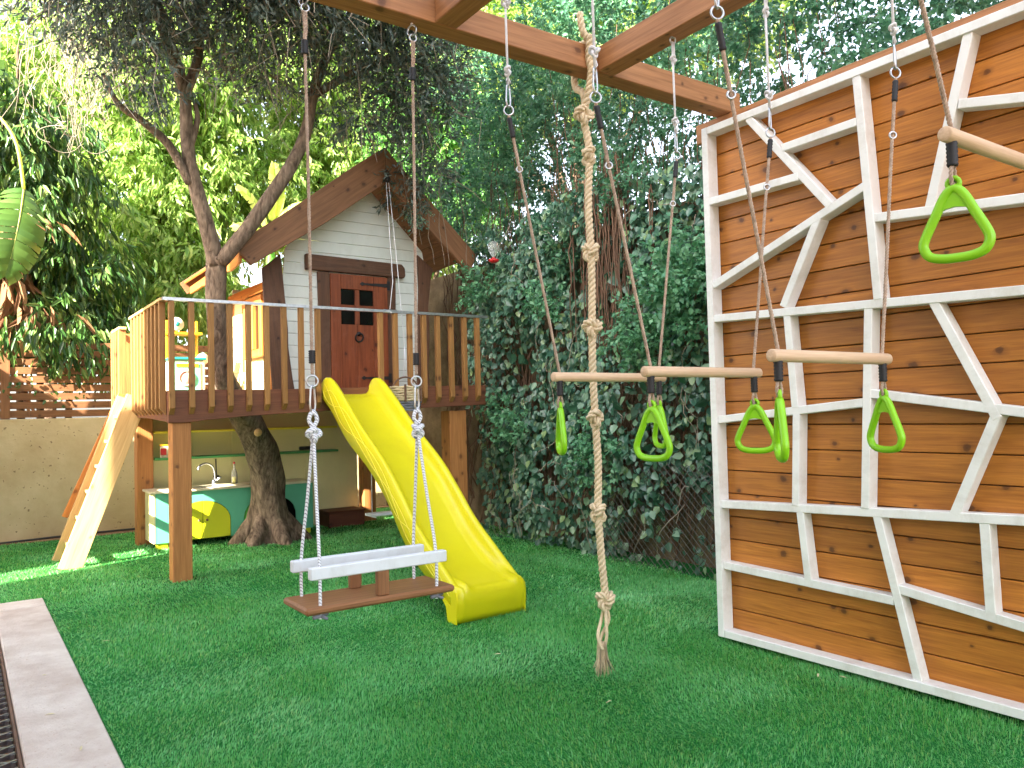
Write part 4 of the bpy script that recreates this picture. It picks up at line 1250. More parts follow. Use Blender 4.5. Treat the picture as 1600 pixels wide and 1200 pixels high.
tag(yc.build('hanging_cloth', M['shelf_yellow'], None, False), 'yellow cloth hanging below the green shelf', 'cloth')
sp = MB(); sp.tube([(3.30, 9.12, .935), (3.44, 9.14, .935)], .022, 8)
tag(sp.build('toy_car', M['iron']), 'small dark object lying on the green shelf', 'toy')
bxw = thing('storage_box', (3.75, 8.95, 0), 'dark red brown wooden box standing under the deck', 'box')
box('body', (3.54, 8.84, 0), (3.985, 9.16, 0.165), M['box_wood'], bxw, 0.006)
box('lid', (3.53, 8.83, 0.166), (3.995, 9.17, 0.19), M['box_wood'], bxw, 0.006)
ss = thing('small_swing', (3.86, 8.0, 0.22), 'small white swing seat hanging under the deck behind the slide', 'swing')
box('seat', (3.65, 7.93, .205), (4.08, 8.09, .235), M['rail_white'], ss, 0.005)
for x in (3.70, 4.03):
    MB().tube([(x, 8.01, 1.52), (x, 8.01, .19)], .006, 6).build('cord', M['plain_cord'], ss)
    MB().tube([(x, 8.01, .197), (x + .04, 7.99, .185)], .008, 6).build('cord_end', M['plain_cord'], ss)

# toy kitchen on the deck behind the railing
tk = thing('toy_kitchen', (1.96, 8.72, ZD), 'mint and orange plastic toy kitchen on the deck', 'toy kitchen')
TX0, TX1 = 1.775, 2.115
box('cabinet', (TX0, 8.62, ZD + .001), (TX1, 8.92, 1.925), M['toy_white'], tk, 0.015)
box('front_panel', (TX0 + .02, 8.606, ZD + .01), (TX1 - .05, 8.619, 1.90), M['teal'], tk, 0.004)
box('worktop', (TX0 - .012, 8.595, 1.926), (TX1 + .012, 8.93, 1.952), M['teal_dark'], tk, 0.006)
box('control_strip', (TX0 + .05, 8.598, 1.85), (TX1 - .07, 8.605, 1.885), M['orange'], tk, 0.002)
dw = MB(); torus(dw, (1.925, 8.598, 1.735), .075, .012, (0, 1, 0), 24, 6); dw.lathe((1.925, 8.60, 1.735), [(0, -.004), (.066, -.003), (.068, .004)], 22, 'y'); dw.build('washer_door', M['pink'], tk)
for x in (TX0 + .01, TX1 - .03):
    box('upright', (x, 8.88, 1.953), (x + .022, 8.91, 2.36), M['orange'], tk, 0.003)
box('top_shelf', (TX0, 8.72, 2.20), (TX1, 8.92, 2.225), M['orange'], tk, 0.004)
ck = MB(); ck.lathe((1.858, 8.72, 2.305), [(0, -.012), (.066, -.010), (.072, .0), (.066, .012), (0, .014)], 24, 'y'); cko = ck.build('round_clock', M['toy_white'], tk)
MB().lathe((1.864, 8.705, 2.305), [(0, -.002), (.026, -.002), (.026, .002)], 6, 'y').build('clock_emblem', M['teal_dark'], cko)
MB().lathe((2.02, 8.74, 1.953), [(0, 0), (.022, 0), (.022, .14), (.012, .17), (.010, .21), (0, .212)], 12).build('toy_bottle', M['teal_dark'], tk)
pnk = MB(); pnk.lathe((2.10, 8.66, 1.94), [(0, -.02), (.06, -.012), (.062, .0), (.055, .012), (0, .014)], 20, 'y'); pnk.build('toy_pan', M['pink'], tk)

# hummingbird feeder
fd = thing('bird_feeder', (4.40, 6.55, 2.8), 'glass globe bird feeder with red base by the ivy', 'bird feeder')
MB().lathe((4.40, 6.55, 2.845), [(.016, 0), (.02, .03), (.045, .065), (.058, .11), (.050, .155), (.02, .175), (0, .178)], 20).build('glass_globe', M['glass'], fd)
MB().lathe((4.40, 6.55, 2.80), [(0, 0), (.03, .002), (.052, .02), (.055, .035), (.02, .045), (.018, .055), (0, .056)], 20).build('red_base', M['red'], fd)
MB().tube([(4.40, 6.55, 3.02), (4.40, 6.56, 3.6)], .0018, 4).build('wire', M['iron'], fd)
# ================================================================== VEGETATION
def noise2(a, b, s=0):
    return (np.sin(a * 1.7 + b * 2.3 + s) + np.sin(a * 3.9 - b * 2.9 + s * 2.1) * 0.6 + np.sin(a * 7.3 + b * 6.1 + s * 0.7) * 0.35) / 1.95

def limb(mb, pts, radii, n=12, rough=0.0, seed=0):
    """branch with an uneven, ridged skin"""
    P = smooth_path(pts, 5)
    m = len(P)
    rr = np.interp(np.linspace(0, len(radii) - 1, m), range(len(radii)), radii)
    ref = None
    vs = []
    for i, p in enumerate(P):
        t = (P[min(i + 1, m - 1)] - P[max(i - 1, 0)]).normalized()
        if ref is None: ref = Vector((1, 0, 0)) if abs(t.x) < .8 else Vector((0, 1, 0))
        u = (ref - t * ref.dot(t)).normalized(); w = t.cross(u); ref = u
        for k in range(n):
            a = 2 * math.pi * k / n
            q = 1 + rough * (math.sin(3 * a + i * .35 + seed) * .6 + math.sin(7 * a - i * .22 + seed * 2) * .35 + math.sin(i * 1.1 + 2 * a) * .25)
            vs.append(p + (u * math.cos(a) + w * math.sin(a)) * rr[i] * q)
    fs = [(i * n + k, i * n + (k + 1) % n, (i + 1) * n + (k + 1) % n, (i + 1) * n + k) for i in range(m - 1) for k in range(n)]
    fs += [tuple(range(n - 1, -1, -1)), tuple((m - 1) * n + k for k in range(n))]
    mb.add(vs, fs)

def in_blobs(blobs, n, shell=2.2):
    w = np.array([b[1][0] * b[1][1] * b[1][2] for b in blobs]); w = w / w.sum()
    idx = RNG.choice(len(blobs), n, p=w)
    C = np.array([b[0] for b in blobs])[idx]; A = np.array([b[1] for b in blobs])[idx]
    d = rnd_dir(n)
    r = RNG.uniform(0, 1, n) ** (1 / shell)
    return C + d * A * r[:, None], d

def sprays(centres, out, per, length, L, W, name, mat, parent, shape='lance', hang=0.5, jitter=0.5, droop=0.15, fold=0.15, keep=None):
    """leafy twigs: a short twig from each centre, leaves set along it"""
    n = len(centres)
    ax = unit(out * 0.7 + rnd_dir(n) * 0.8 + np.array([0, 0, -hang]))
    t = RNG.uniform(0, 1, (n, per))
    P = centres[:, None, :] + ax[:, None, :] * (t * length)[:, :, None] + RNG.normal(0, length * 0.10, (n, per, 3))
    D = ax[:, None, :] * 0.7 + RNG.normal(0, jitter, (n, per, 3)) + np.array([0, 0, -hang * 0.8])
    N = RNG.normal(0, 0.6, (n, per, 3)) + np.array([0, 0, 0.6]) + out[:, None, :] * 0.5
    P, D, N = P.reshape(-1, 3), D.reshape(-1, 3), N.reshape(-1, 3)
    if keep is not None:
        k = keep(P); P, D, N = P[k], D[k], N[k]
    m = len(P)
    s = RNG.uniform(0.65, 1.25, m)
    me = leaf_mesh(name, P, D, N, L * s, W * s * RNG.uniform(0.8, 1.2, m), fold, shape, droop)
    return link(name, me, mat, parent)

def twigs(name, paths, r0, r1, mat, parent, n=4):
    V, F = np_tubes(paths, [(r0, r1)] * len(paths), n)
    return link(name, np_mesh(name, V, F), mat, parent)

# ---------------------------------------------------------------- olive tree through the deck
ol = thing('olive_tree', (2.72, 8.42, 0), 'old olive tree with gnarled trunk growing through the deck', 'tree')
tb = MB()
limb(tb, [(2.74, 8.45, -0.12), (2.72, 8.42, 0.02), (2.70, 8.40, 0.16), (2.68, 8.36, 0.40), (2.64, 8.30, 0.70), (2.54, 8.18, 1.0), (2.38, 8.03, 1.27), (2.16, 7.88, 1.55), (2.04, 7.72, 1.80), (1.96, 7.56, 2.3), (1.945, 7.46, 2.80)],
     [0.38, 0.30, 0.225, 0.185, 0.165, 0.155, 0.140, 0.112, 0.094, 0.083, 0.095], 28, 0.13, 1)
for a in range(7):
    an = a * 0.9 + 0.3
    e = Vector((math.cos(an), math.sin(an), 0))
    limb(tb, [Vector((2.70, 8.40, 0.34)) + e * 0.10, Vector((2.71, 8.41, 0.16)) + e * 0.22, Vector((2.72, 8.42, 0.03)) + e * 0.34, Vector((2.72, 8.42, -0.07)) + e * 0.44], [0.06, 0.085, 0.075, 0.04], 9, 0.12, a)
trunk = tb.build('trunk', M['bark'], ol)
kn = MB(); kn.lathe((0, 0, 0), [(0, -.012), (.03, -.010), (.037, 0), (.04, .02)], 12, 'y'); kn.v = [(a + 2.44, b + 7.90, c + 1.16) for a, b, c in kn.v]
kn.build('cut_stub', M['pale_wood'], trunk)
lb = MB()
limb(lb, [(1.945, 7.46, 2.72), (1.82, 7.40, 3.15), (1.70, 7.38, 3.6), (1.665, 7.36, 4.0), (1.655, 7.34, 4.25)], [0.080, 0.070, 0.062, 0.055, 0.048], 12, 0.05, 2)
limb(lb, [(1.655, 7.34, 4.22), (1.52, 7.28, 4.6), (1.35, 7.2, 4.95), (0.95, 7.1, 5.25)], [0.05, 0.055, 0.06, 0.03], 9, 0.06, 3)
limb(lb, [(1.655, 7.34, 4.22), (1.76, 7.3, 4.55), (1.78, 7.2, 5.0), (2.0, 7.0, 5.5)], [0.05, 0.042, 0.036, 0.02], 9, 0.05, 4)
limb(lb, [(1.70, 7.38, 3.42), (1.52, 7.34, 3.72), (1.30, 7.3, 3.88), (1.10, 7.25, 3.98), (0.98, 7.2, 4.2)], [0.042, 0.038, 0.032, 0.024, 0.010], 9, 0.05, 5)
limb(lb, [(1.70, 7.36, 3.75), (1.76, 7.35, 4.0), (1.74, 7.35, 4.15)], [0.03, 0.026, 0.018], 8, 0.05, 6)
limb(lb, [(1.96, 7.42, 2.74), (2.16, 7.32, 3.02), (2.38, 7.27, 3.36), (2.60, 7.26, 3.72), (2.74, 7.27, 4.05), (2.85, 7.2, 4.6), (3.1, 7.0, 5.2)], [0.070, 0.070, 0.068, 0.062, 0.056, 0.044, 0.026], 12, 0.05, 7)
limb(lb, [(2.80, 7.22, 4.4), (3.3, 7.1, 4.75), (3.8, 7.0, 4.9), (4.2, 7.0, 4.6)], [0.04, 0.034, 0.026, 0.012], 8, 0.05, 8)
lb.build('limbs', M['bark'], ol)
oblobs = [((1.0, 6.9, 4.95), (0.75, 0.7, 0.75)), ((2.0, 6.7, 5.2), (1.0, 0.8, 0.7)), ((3.0, 6.6, 5.2), (1.0, 0.8, 0.75)), ((3.75, 6.9, 4.75), (0.55, 0.6, 0.75)), ((4.0, 7.4, 4.0), (0.34, 0.5, 0.6)),
          ((1.25, 7.0, 4.25), (0.40, 0.4, 0.32)), ((2.5, 6.3, 5.9), (1.8, 1.2, 0.6)), ((0.4, 6.6, 5.3), (0.6, 0.7, 0.6)), ((2.35, 7.3, 4.60), (0.55, 0.4, 0.3)), ((3.2, 7.2, 4.35), (0.45, 0.4, 0.28))]
cc, od = in_blobs(oblobs, 7000, 2.0)
sprays(cc, od, 13, 0.22, 0.078, 0.019, 'crown', M['olive_leaf'], ol, 'lance', 0.25, 0.55, 0.05, 0.1)
tc, td = in_blobs(oblobs, 420, 2.0)
twigs('twigs', [np.array([p + d * -0.05, p + d * .15 + RNG.normal(0, .05, 3), p + d * .3 + RNG.normal(0, .08, 3) + np.array([0, 0, -.1]), p + d * .4 + RNG.normal(0, .1, 3) + np.array([0, 0, -.25])]) for p, d in zip(tc, td)], 0.006, 0.002, M['dry_twig'], ol)

# ---------------------------------------------------------------- dry vine tangle and hanging strings
vn = thing('dry_vine', (0.95, 8.3, 4.0), 'tangle of dry grey vine stems hanging by the olive crown', 'vine')
paths = []
for i in range(90):
    x, y = RNG.normal(0.92, 0.22), RNG.normal(8.1, 0.2)
    z0, z1 = RNG.uniform(4.6, 5.6), RNG.uniform(3.75, 4.6)
    m = 9
    t = np.linspace(0, 1, m)
    q = np.stack([x + np.cumsum(RNG.normal(0, .035, m)) + t * RNG.normal(0, .12), y + np.cumsum(RNG.normal(0, .03, m)), z0 + (z1 - z0) * t + RNG.normal(0, .02, m)], 1)
    if i % 4 == 0: q[-3:] += np.array([[.05, 0, -.02], [.12, 0, .03], [.10, 0, .12]])
    paths.append(q)
for i in range(9):
    a, rr, c = RNG.uniform(0, 6.28), RNG.uniform(.05, .16), np.array([RNG.normal(.9, .12), 8.05, RNG.normal(4.05, .18)])
    t = np.linspace(0, RNG.uniform(2.2, 4.4), 12)
    paths.append(np.stack([c[0] + rr * np.cos(t + a), np.full(12, 8.05) + .1 * np.sin(t), c[2] + rr * RNG.uniform(.5, 1.3) * np.sin(t + a)], 1))
twigs('stems', paths, 0.0034, 0.0016, M['dry_twig'], vn)
dv = thing('dangling_vine', (4.0, 7.3, 3.5), 'thin dry vine strings dangling over the right roof board', 'vine')
paths = []
for x, y, z0, L_ in [(3.75, 7.35, 4.3, 1.1), (3.85, 7.38, 4.4, 1.3), (4.05, 7.36, 4.2, 1.3), (4.2, 7.35, 4.3, 1.5), (4.3, 7.36, 4.1, 1.2), (3.95, 7.3, 4.2, 0.9), (4.45, 7.34, 4.2, 1.3), (2.95, 7.1, 4.6, 0.9), (1.9, 6.9, 4.9, 1.1), (2.2, 6.8, 4.7, .9), (1.6, 6.7, 4.9, 1.0)]:
    m = 10; t = np.linspace(0, 1, m)
    paths.append(np.stack([x + np.cumsum(RNG.normal(0.012, .025, m)), np.full(m, y) - .02 * t, z0 - L_ * t], 1))
for q in paths: twigs('stem', [q], 0.0045, 0.0022, M['dry_twig'], dv)
fp, fo = in_blobs([((3.98, 7.33, 3.42), (.12, .06, .14))], 40)
sprays(fp, fo, 8, 0.12, 0.032, 0.018, 'leaves', M['ivy_leaf'], dv, 'lance', 0.3)

# ---------------------------------------------------------------- trees beyond the fence
def tree(name, label, base, top, blobs, nclu, per, L, W, mat, hang=0.5, spray=0.35, shape='lance', group='trees beyond the fence', shell=2.0, r=0.12):
    t = thing(name, base, label, 'tree', group)
    b = MB()
    base, top = Vector(base), Vector(top)
    limb(b, [base - Vector((0, 0, .2)), base.lerp(top, .35) + Vector((.1, 0, 0)), base.lerp(top, .7), top], [r, r * .8, r * .55, r * .2], 10, .05, len(blobs))
    for c, a in blobs:
        c = Vector(c); k = base.lerp(top, .45)
        limb(b, [k, k.lerp(c, .5) + Vector((0, 0, .2)), c], [r * .4, r * .3, r * .12], 7, .05, 1)
    b.build('trunk', M['bark_dark'], t)
    cc, od = in_blobs(blobs, nclu, shell)
    sprays(cc, od, per, spray, L, W, 'crown', mat, t, shape, hang, 0.45, 0.15)
    return t
tree('broadleaf_tree', 'bright sunlit tree with drooping leaves behind the olive fork', (2.4, 12.9, 0), (2.6, 13.0, 7.0), [((2.1, 12.8, 4.5), (1.0, .8, 1.6)), ((3.1, 13.0, 5.2), (1.1, .9, 1.8)), ((2.5, 12.7, 6.9), (1.5, 1.0, 1.4)), ((2.7, 12.4, 3.2), (1.2, .7, .9))], 2900, 15, 0.16, 0.046, M['bright_leaf'], 0.8)
tree('broadleaf_tree', 'bright green tree behind the playhouse roof', (5.2, 13.4, 0), (5.3, 13.4, 7.5), [((4.6, 13.2, 5.2), (1.1, .8, 1.6)), ((5.8, 13.4, 6.2), (1.4, 1.0, 1.9)), ((5.1, 13.0, 7.8), (1.8, 1.1, 1.4)), ((6.6, 12.6, 4.4), (1.2, .9, 1.4))], 3000, 15, 0.15, 0.046, M['bright_leaf'], 0.7)
tree('broadleaf_tree', 'mid green tree between the hanging vines and olive trunk', (1.0, 13.6, 0), (1.1, 13.6, 7.5), [((0.8, 13.5, 6.6), (1.4, .9, 1.5)), ((1.3, 13.3, 4.6), (.8, .7, 1.3)), ((1.5, 13.1, 3.0), (.8, .6, .9))], 900, 15, 0.16, 0.048, M['bright_leaf'], 0.7)
tree('broadleaf_tree', 'tall sunlit tree rising above the ivy hedge', (7.6, 9.0, 0), (7.4, 8.8, 8.2), [((7.2, 8.6, 7.0), (1.7, 1.5, 1.4)), ((8.4, 7.0, 7.2), (1.5, 1.5, 1.3)), ((6.6, 10.4, 6.4), (1.3, 1.2, 1.7)), ((7.0, 10.0, 8.2), (1.6, 1.4, 1.0))], 4200, 13, 0.10, 0.056, M['bright_leaf'], 0.3, 0.3, r=0.18)
tree('broadleaf_tree', 'small dark leaved tree behind the right roof slope', (5.9, 10.9, 0), (5.8, 10.8, 5.5), [((5.5, 10.7, 4.4), (.7, .6, 1.0)), ((5.9, 10.5, 5.8), (.9, .8, .9)), ((6.4, 10.0, 5.0), (.7, .8, 1.0))], 1500, 14, 0.10, 0.045, M['mid_leaf'], 0.4, 0.28)

# dark climbing plants over the fence at the left
lp = thing('leafy_shrub', (0.7, 11.2, 0), 'dark dense shrub with long drooping leaves above the slat fence', 'shrub')
sb = MB()
for x, y, z in ((0.2, 11.2, 4.5), (0.9, 11.3, 4.2), (1.3, 11.3, 3.4), (-0.4, 11.3, 5.2), (0.6, 11.4, 6.0)):
    limb(sb, [(x * .6 + .3, 11.3, -.2), (x * .8 + .1, 11.35, z * .5), (x, y, z)], [.05, .04, .015], 7, .08, x)
sb.build('stems', M['bark_dark'], lp)
lblobs = [((0.0, 11.0, 3.4), (.8, .45, .9)), ((0.75, 11.1, 4.3), (.75, .5, 1.1)), ((1.25, 11.2, 3.1), (.6, .45, .75)), ((-0.1, 11.1, 5.2), (.6, .4, .8)), ((0.5, 10.9, 2.6), (1.0, .35, .45)), ((1.45, 11.1, 2.4), (.5, .4, .5))]
cc, od = in_blobs(lblobs, 1050, 2.0)
sprays(cc, od, 13, 0.40, 0.17, 0.042, 'crown', M['dark_leaf'], lp, 'ovate', 0.9, 0.35, 0.25)
hl = thing('hanging_shoots', (0.8, 10.45, 2.2), 'green leafy shoots hanging over the slat fence', 'shrub')
cc = np.stack([RNG.uniform(0.35, 1.35, 34), RNG.uniform(10.22, 10.38, 34), RNG.uniform(2.1, 2.5, 34)], 1)
sprays(cc, np.tile([[0, -.6, 0]], (34, 1)), 9, 0.30, 0.15, 0.042, 'leaves', M['dark_leaf'], hl, 'ovate', 1.1, 0.3, 0.25, keep=lambda P: P[:, 1] < 10.41)
cc = np.stack([RNG.uniform(0.3, 1.3, 40), RNG.uniform(10.36, 10.40, 40), RNG.uniform(1.5, 2.2, 40)], 1)
sprays(cc, np.tile([[0, -1, 0]], (40, 1)), 2, 0.08, 0.05, 0.034, 'fence_leaves', M['dark_leaf'], hl, 'ovate', 0.5, 0.4, 0.15, keep=lambda P: P[:, 1] < 10.41)
dl = thing('dry_fronds', (0.4, 10.8, 2.3), 'brown dry banana fronds hanging above the slat fence', 'dry leaves')
cc, od = in_blobs([((0.15, 10.75, 3.3), (.6, .3, 1.0)), ((0.5, 10.7, 2.6), (.6, .25, .5))], 60, 2)
sprays(cc, od, 4, 0.4, 0.42, 0.07, 'fronds', M['dry_leaf'], dl, 'ovate', 0.9, 0.3, 0.3)

# banana plant: each big leaf a part of its own
def banana_leaf(parent, a, b, width, mat, up=Vector((0, -1, .2)), n=15, seed=0, tear=0.6):
    """midrib from a to b with torn blade strips on both sides"""
    rng = random.Random(seed)
    a, b = Vector(a), Vector(b)
    d = (b - a)
    x = d.normalized(); side = x.cross(up).normalized(); nrm = side.cross(x)
    mb = MB()
    L = d.length
    def rib(t): return a + d * t + nrm * (0.10 * L * math.sin(math.pi * t))
    for s in (-1, 1):
        for i in range(n):
            t0, t1 = i / n, (i + 1) / n
            w0 = width * math.sin(math.pi * min(1, .12 + .86 * t0)) ** .55; w1 = width * math.sin(math.pi * min(1, .12 + .86 * t1)) ** .55
            gap = (0.10 if rng.random() < tear else 0.0) / n
            sag = rng.uniform(.05, .22)
            slant = 0.30 * width * 1.0
            p0, p1 = rib(t0 + gap), rib(t1)
            m0 = p0 + side * s * w0 * .55 + x * slant * .5 + nrm * width * .05; m1 = p1 + side * s * w1 * .55 + x * slant * .5 + nrm * width * .05
            e0 = p0 + side * s * w0 + x * (slant + gap * 3 * L) - nrm * width * sag; e1 = p1 + side * s * w1 + x * (slant - gap * 3 * L) - nrm * width * sag
            mb.add([p0, p1, m1, m0, e1, e0], [(0, 1, 2, 3), (3, 2, 4, 5)])
    o = mb.build('leaf', mat, parent)
    mr = MB(); mr.tube([rib(t / 10) - nrm * .004 for t in range(11)], [0.011 - .0008 * t for t in range(11)], 6); mr.build('midrib', M['pale_leaf'], o)
    return o
bn = thing('banana_plant', (-0.6, 9.6, 0), 'banana plant with one big torn leaf hanging at the left edge', 'banana plant')
bs = MB(); limb(bs, [(-.6, 9.6, -.2), (-.55, 9.6, 1.5), (-.35, 9.5, 3.2), (-.1, 9.3, 4.1)], [.14, .12, .09, .05], 12, .04, 1); bs.build('stem', M['mid_leaf'], bn)
sk = MB(); sk.tube(smooth_path([(-.1, 9.3, 4.0), (.2, 9.1, 4.35), (.44, 9.0, 4.1), (.52, 9.0, 3.6)], 6), 0.016, 7); sk.build('leaf_stalk', M['pale_leaf'], bn)
banana_leaf(bn, (.52, 9.0, 3.62), (.36, 8.95, 2.72), .25, M['banana'], Vector((.25, -1, .1)), 15, 3)
banana_leaf(bn, (-.1, 9.3, 4.1), (.25, 9.0, 5.2), .25, M['banana'], Vector((0.6, -.6, -.5)), 14, 4)
banana_leaf(bn, (-.1, 9.3, 4.1), (-.7, 9.0, 3.2), .26, M['banana'], Vector((-.3, -1, .2)), 14, 5)
banana_leaf(bn, (-.15, 9.4, 4.1), (.10, 10.2, 5.0), .24, M['banana'], Vector((0.3, .3, 1)), 14, 6)
banana_leaf(bn, (-.1, 9.3, 3.9), (.30, 9.3, 2.75), .17, M['pale_leaf'], Vector((.4, -1, .1)), 12, 8)
pt = thing('tropical_plant', (3.6, 11.2, 0), 'pale yellow green tropical leaves behind the playhouse roof', 'plant')
ps = MB(); limb(ps, [(3.6, 11.2, -.2), (3.6, 11.15, 2.2), (3.65, 11.1, 4.0)], [.10, .08, .05], 10, .04, 1); ps.build('stem', M['mid_leaf'], pt)
for i, (a, b, w_) in enumerate([((3.6, 11.1, 4.0), (3.1, 10.8, 4.45), .13), ((3.65, 11.1, 4.0), (4.1, 10.8, 4.35), .13), ((3.6, 11.1, 3.9), (3.0, 10.7, 3.85), .13), ((3.7, 11.1, 4.1), (3.6, 10.8, 4.85), .13), ((3.7, 11.1, 3.9), (4.2, 10.7, 3.8), .12), ((3.6, 11.1, 3.8), (3.35, 10.6, 3.5), .12)]):
    banana_leaf(pt, a, b, w_, M['pale_leaf'], Vector((0, -.8, .6)), 10, 20 + i, .2)

# ---------------------------------------------------------------- ivy hedge on the side wall
hg = thing('ivy_hedge', (4.9, 5.5, 0), 'tall dark green ivy hedge covering the side wall', 'hedge')
def surf(y, z, s=0.0):
    b = 0.20 + 0.13 * noise2(y * 1.1, z * 1.2, 1 + s) + 0.08 * noise2(y * 2.6, z * 2.2, 4 + s)
    b = b + 0.18 * np.exp(-((z - 0.6) / 0.5) ** 2) * np.clip(1 - np.abs(y - 5.3) / 1.4, 0, 1)
    return 4.93 - b
# lower zone: shingled ivy leaves
n = 21000
y = RNG.uniform(0.6, 7.75, n); z = RNG.uniform(0.02, 3.3, n)
edge = 7.45 + 0.22 * noise2(z * 1.8, z * 0.7, 3) - 0.15 * (z < 0.5)
hole = noise2(y * 2.1, z * 1.7, 9) + 2.0 * ((z < 0.50 + 0.12 * np.sin(y * 9)) & (y > 4.0) & (y < 5.15))
keep = (y < edge) & (RNG.uniform(0, 1, n) < np.clip(1.25 - 1.3 * (hole > 0.50) - 0.6 * (z < 0.22), 0.10, 1))
y, z = y[keep], z[keep]
n = len(y)
x = surf(y, z) + np.abs(RNG.normal(0, 0.075, n)) - 0.05
P = np.stack([x, y, z], 1)
D = np.stack([-0.35 + RNG.normal(0, .35, n), RNG.normal(0, .55, n), -0.9 + RNG.normal(0, .4, n)], 1)
N = np.stack([-1.0 + RNG.normal(0, .35, n), RNG.normal(-0.15, .4, n), 0.45 + RNG.normal(0, .35, n)], 1)
s = RNG.uniform(0.55, 1.35, n)
o = link('foliage', leaf_mesh('foliage', P, D, N, 0.072 * s, 0.056 * s, 0.10, 'ovate', 0.18), M['ivy_leaf'], hg); o['kind'] = 'stuff'
# the leaves that show largest, one by one
one = leaf_mesh('leaf', np.zeros((1, 3)), np.array([[0, 0, -1.0]]), np.array([[-1.0, 0, 0]]), 0.088, 0.07, 0.12, 'ovate', 0.2)
one.materials.append(M['ivy_leaf'])
for i in range(230):
    yy, zz = random.uniform(3.9, 7.2), random.uniform(0.55, 2.6)
    xx = float(surf(np.array([yy]), np.array([zz]))[0]) - 0.085
    lf = bpy.data.objects.new('leaf', one); COL.objects.link(lf); lf.parent = hg
    q = random.uniform(.75, 1.3)
    lf.location = Vector((xx, yy, zz)) - hg.location
    lf.rotation_euler = (random.gauss(0, .6), random.gauss(-.35, .35), random.gauss(0, .6)); lf.scale = (q, q, q)
# upper zone: small leaved sprays
def hedge_sprays(name, n, ylo, yhi, zlo, zhi, xo, depth, per, L, W, mat, hang=0.35, sp=0.16, holes=0.45, seed=0, limit=None):
    y = RNG.uniform(ylo, yhi, n); z = RNG.uniform(zlo, zhi, n)
    h = noise2(y * 1.9, z * 1.5, seed) 
    keep = RNG.uniform(0, 1, n) < np.clip(1.1 - 1.5 * (h > holes), 0.08, 1)
    if limit is not None: keep &= limit(y, z)
    y, z = y[keep], z[keep]
    x = xo - 0.28 * noise2(y * 1.3, z * 1.4, seed + 2) - 0.12 * noise2(y * 3.1, z * 3.4, seed + 5) + RNG.uniform(0, depth, len(y))
    C = np.stack([x, y, z], 1)
    out = np.tile(np.array([[-1.0, -0.1, 0.25]]), (len(y), 1))
    o = sprays(C, out, per, sp, L, W, name, mat, hg, 'lance', hang, 0.6, 0.1, 0.12)
    o['kind'] = 'stuff'
    return o
lim = lambda y, z: (y < 8.5 + 0.35 * noise2(z * 1.5, y * .2, 2) - 1.1 * np.clip((3.7 - z), 0, 1)) & (z < 5.7 - 0.12 * y + 0.5 * noise2(y * 1.3, y * .4, 7) + 1.0)
hedge_sprays('climber_foliage', 11500, 0.4, 9.3, 2.55, 6.6, 4.72, 0.95, 15, 0.056, 0.032, M['jasmine_leaf'], 0.30, 0.17, 0.62, 2.0, lim)
# lighter sprays growing out over the ivy
bl = [((4.55, 4.6, 1.95), (.16, .55, .38)), ((4.5, 4.15, 2.25), (.2, .5, .45)), ((4.55, 5.9, 2.35), (.14, .35, .22)), ((4.55, 6.5, 1.2), (.14, .3, .3)), ((4.5, 5.15, .95), (.15, .25, .35)), ((4.55, 7.0, 2.6), (.15, .3, .3)), ((4.6, 3.6, 2.5), (.2, .5, .5))]
cc, od = in_blobs(bl, 560, 2.0)
o = sprays(cc, np.tile([[-1.0, 0, .3]], (len(cc), 1)), 14, 0.16, 0.050, 0.034, 'pale_sprays', leafmat('light climber leaf', [(72, 128, 94), (98, 154, 116), (128, 178, 134), (84, 140, 100)], 0.35, 0.25), hg, 'lance', 0.25, 0.55, 0.1); o['kind'] = 'stuff'
# stems
paths = []
for i in range(190):
    y0 = RNG.uniform(3.2, 8.3); m = 12; t = np.linspace(0, 1, m); zt = RNG.uniform(1.2, 4.4)
    yy = y0 + np.cumsum(RNG.normal(0, .06, m)); zz = t * zt + RNG.uniform(0, .6)
    paths.append(np.stack([np.minimum(4.99, 4.92 - 0.12 * np.abs(noise2(yy * 2, zz * 2, 3)) + RNG.normal(0, .02, m)), yy, zz], 1))
for i in range(90):     # bundle of bare hanging stems
    y0 = RNG.normal(5.15, 0.16); m = 10; t = np.linspace(0, 1, m); zt, zb2 = RNG.uniform(2.9, 3.6), RNG.uniform(1.75, 2.4)
    paths.append(np.stack([4.72 + np.cumsum(RNG.normal(0, .012, m)) + RNG.normal(0, .06), y0 + np.cumsum(RNG.normal(0, .016, m)), zt + (zb2 - zt) * t], 1))
twigs('stems', paths, 0.008, 0.004, M['twig'], hg)
paths = []
for i in range(46):
    y0, z0 = RNG.uniform(3.6, 7.3), RNG.uniform(.3, 3.2); m = 8; t = np.linspace(0, 1, m)
    yy = y0 + t * RNG.normal(0, .35) + np.cumsum(RNG.normal(0, .02, m)); zz = np.clip(z0 - t * RNG.uniform(0, .5) + np.cumsum(RNG.normal(0, .03, m)), .04, 9)
    paths.append(np.stack([surf(yy, zz) - 0.07 - .03 * np.sin(t * 3.1), yy, zz], 1))
o = twigs('runners', paths, 0.0045, 0.0025, M['dry_twig'], hg); o['kind'] = 'stuff'

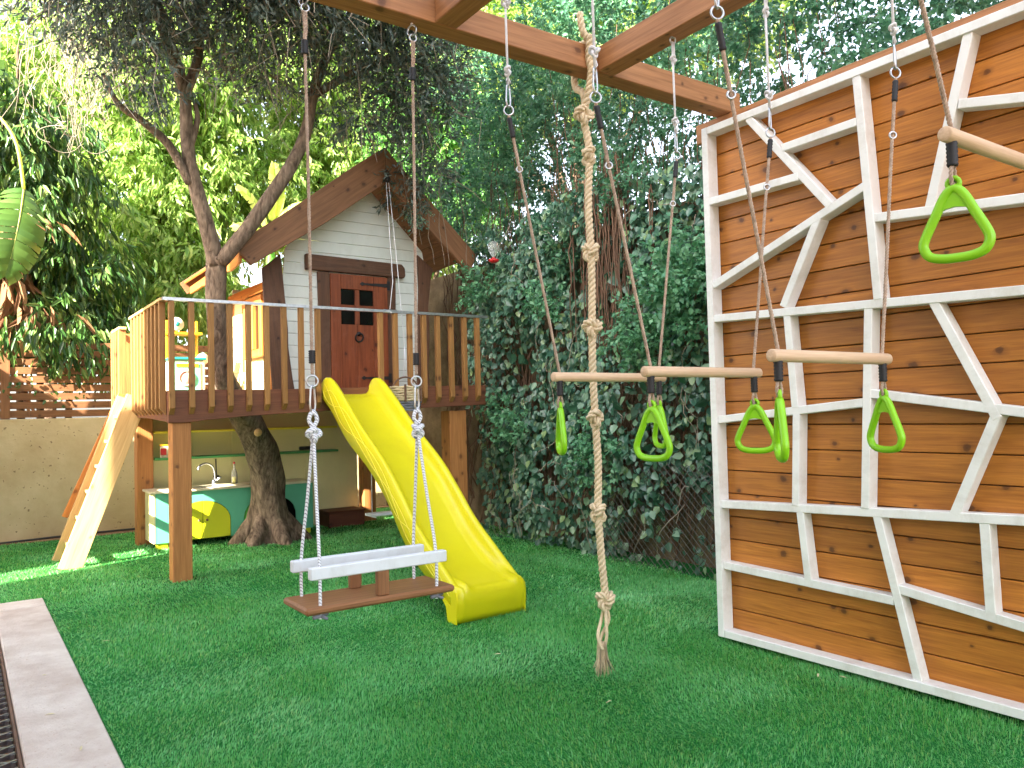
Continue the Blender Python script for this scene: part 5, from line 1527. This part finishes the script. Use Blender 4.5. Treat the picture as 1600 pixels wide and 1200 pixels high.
# chain-link fence showing under the ivy beside the climbing wall
cl = thing('chain_link_fence', (4.45, 4.6, 0), 'chain link fence showing below the ivy by the climbing wall', 'fence')
A_, B_ = Vector((4.60, 5.30, 0)), Vector((4.72, 3.65, 0))
fd_ = (B_ - A_); FL = fd_.length; fd_.normalize()
cm = MB()
k = -0.85
while k < FL:
    for sg in (1, -1):
        u0, u1 = (k, k + .85) if sg > 0 else (k + .85, k)
        pts = []
        for j in range(9):
            t = j / 8; u = u0 + (u1 - u0) * t; zz = t * .85
            if 0 <= u <= FL: pts.append(A_ + fd_ * u + Vector((.003 * sg, 0, zz)))
        if len(pts) > 1: cm.tube(pts, 0.0032, 3, cap=False)
    k += 0.066
o = cm.build('wire_mesh', M['chain'], cl); o['kind'] = 'stuff'
for u in (FL,):
    p = A_ + fd_ * u
    MB().tube([p - Vector((0, 0, .15)), p + Vector((0, 0, .95))], .02, 8).build('post', M['chain'], cl)

# ---------------------------------------------------------------- small litter
lm = leaf_mesh('dry_leaf_bit', np.zeros((1, 3)), np.array([[1.0, 0, 0]]), np.array([[0, 0, 1.0]]), 0.045, 0.010, 0.15, 'ovate', 0.1)
lm.materials.append(paint('pale straw', (214, 200, 160), 0.8))
for i, (x, y, zz, lab) in enumerate([(3.33, 2.29, .03, 'pale leaf bit on the turf at the foot of the climbing wall'), (3.37, 2.17, .03, 'second pale leaf bit by the climbing wall, nearer the right edge'), (2.34, 3.5, .03, 'pale leaf bit on the turf left of the knotted rope end'), (3.11, 5.26, .03, 'pale leaf bit on the turf just left of the slide foot'), (2.34, 2.64, .03, 'pale leaf bit on the turf below the frayed rope tassel'), (0.68, 5.19, .03, 'pale leaf bit on the turf beside the stone edging'), (3.30, 3.7, .03, 'pale leaf bit on the turf between slide and climbing wall'),
        (0.37, 4.75, .016, 'dry leaf bit on the stone slab, farthest of three'), (0.35, 4.09, .016, 'dry leaf bit on the stone slab, middle of three'), (0.39, 3.57, .016, 'dry leaf bit on the stone slab, nearest of three')]):
    o = bpy.data.objects.new('dry_leaf_bit', lm); COL.objects.link(o); o.location = (x, y, zz); o.rotation_euler = (random.uniform(-.2, .2), random.uniform(-.2, .2), random.uniform(0, 6))
    tag(o, lab, 'leaf', 'dry leaf bits on the ground')
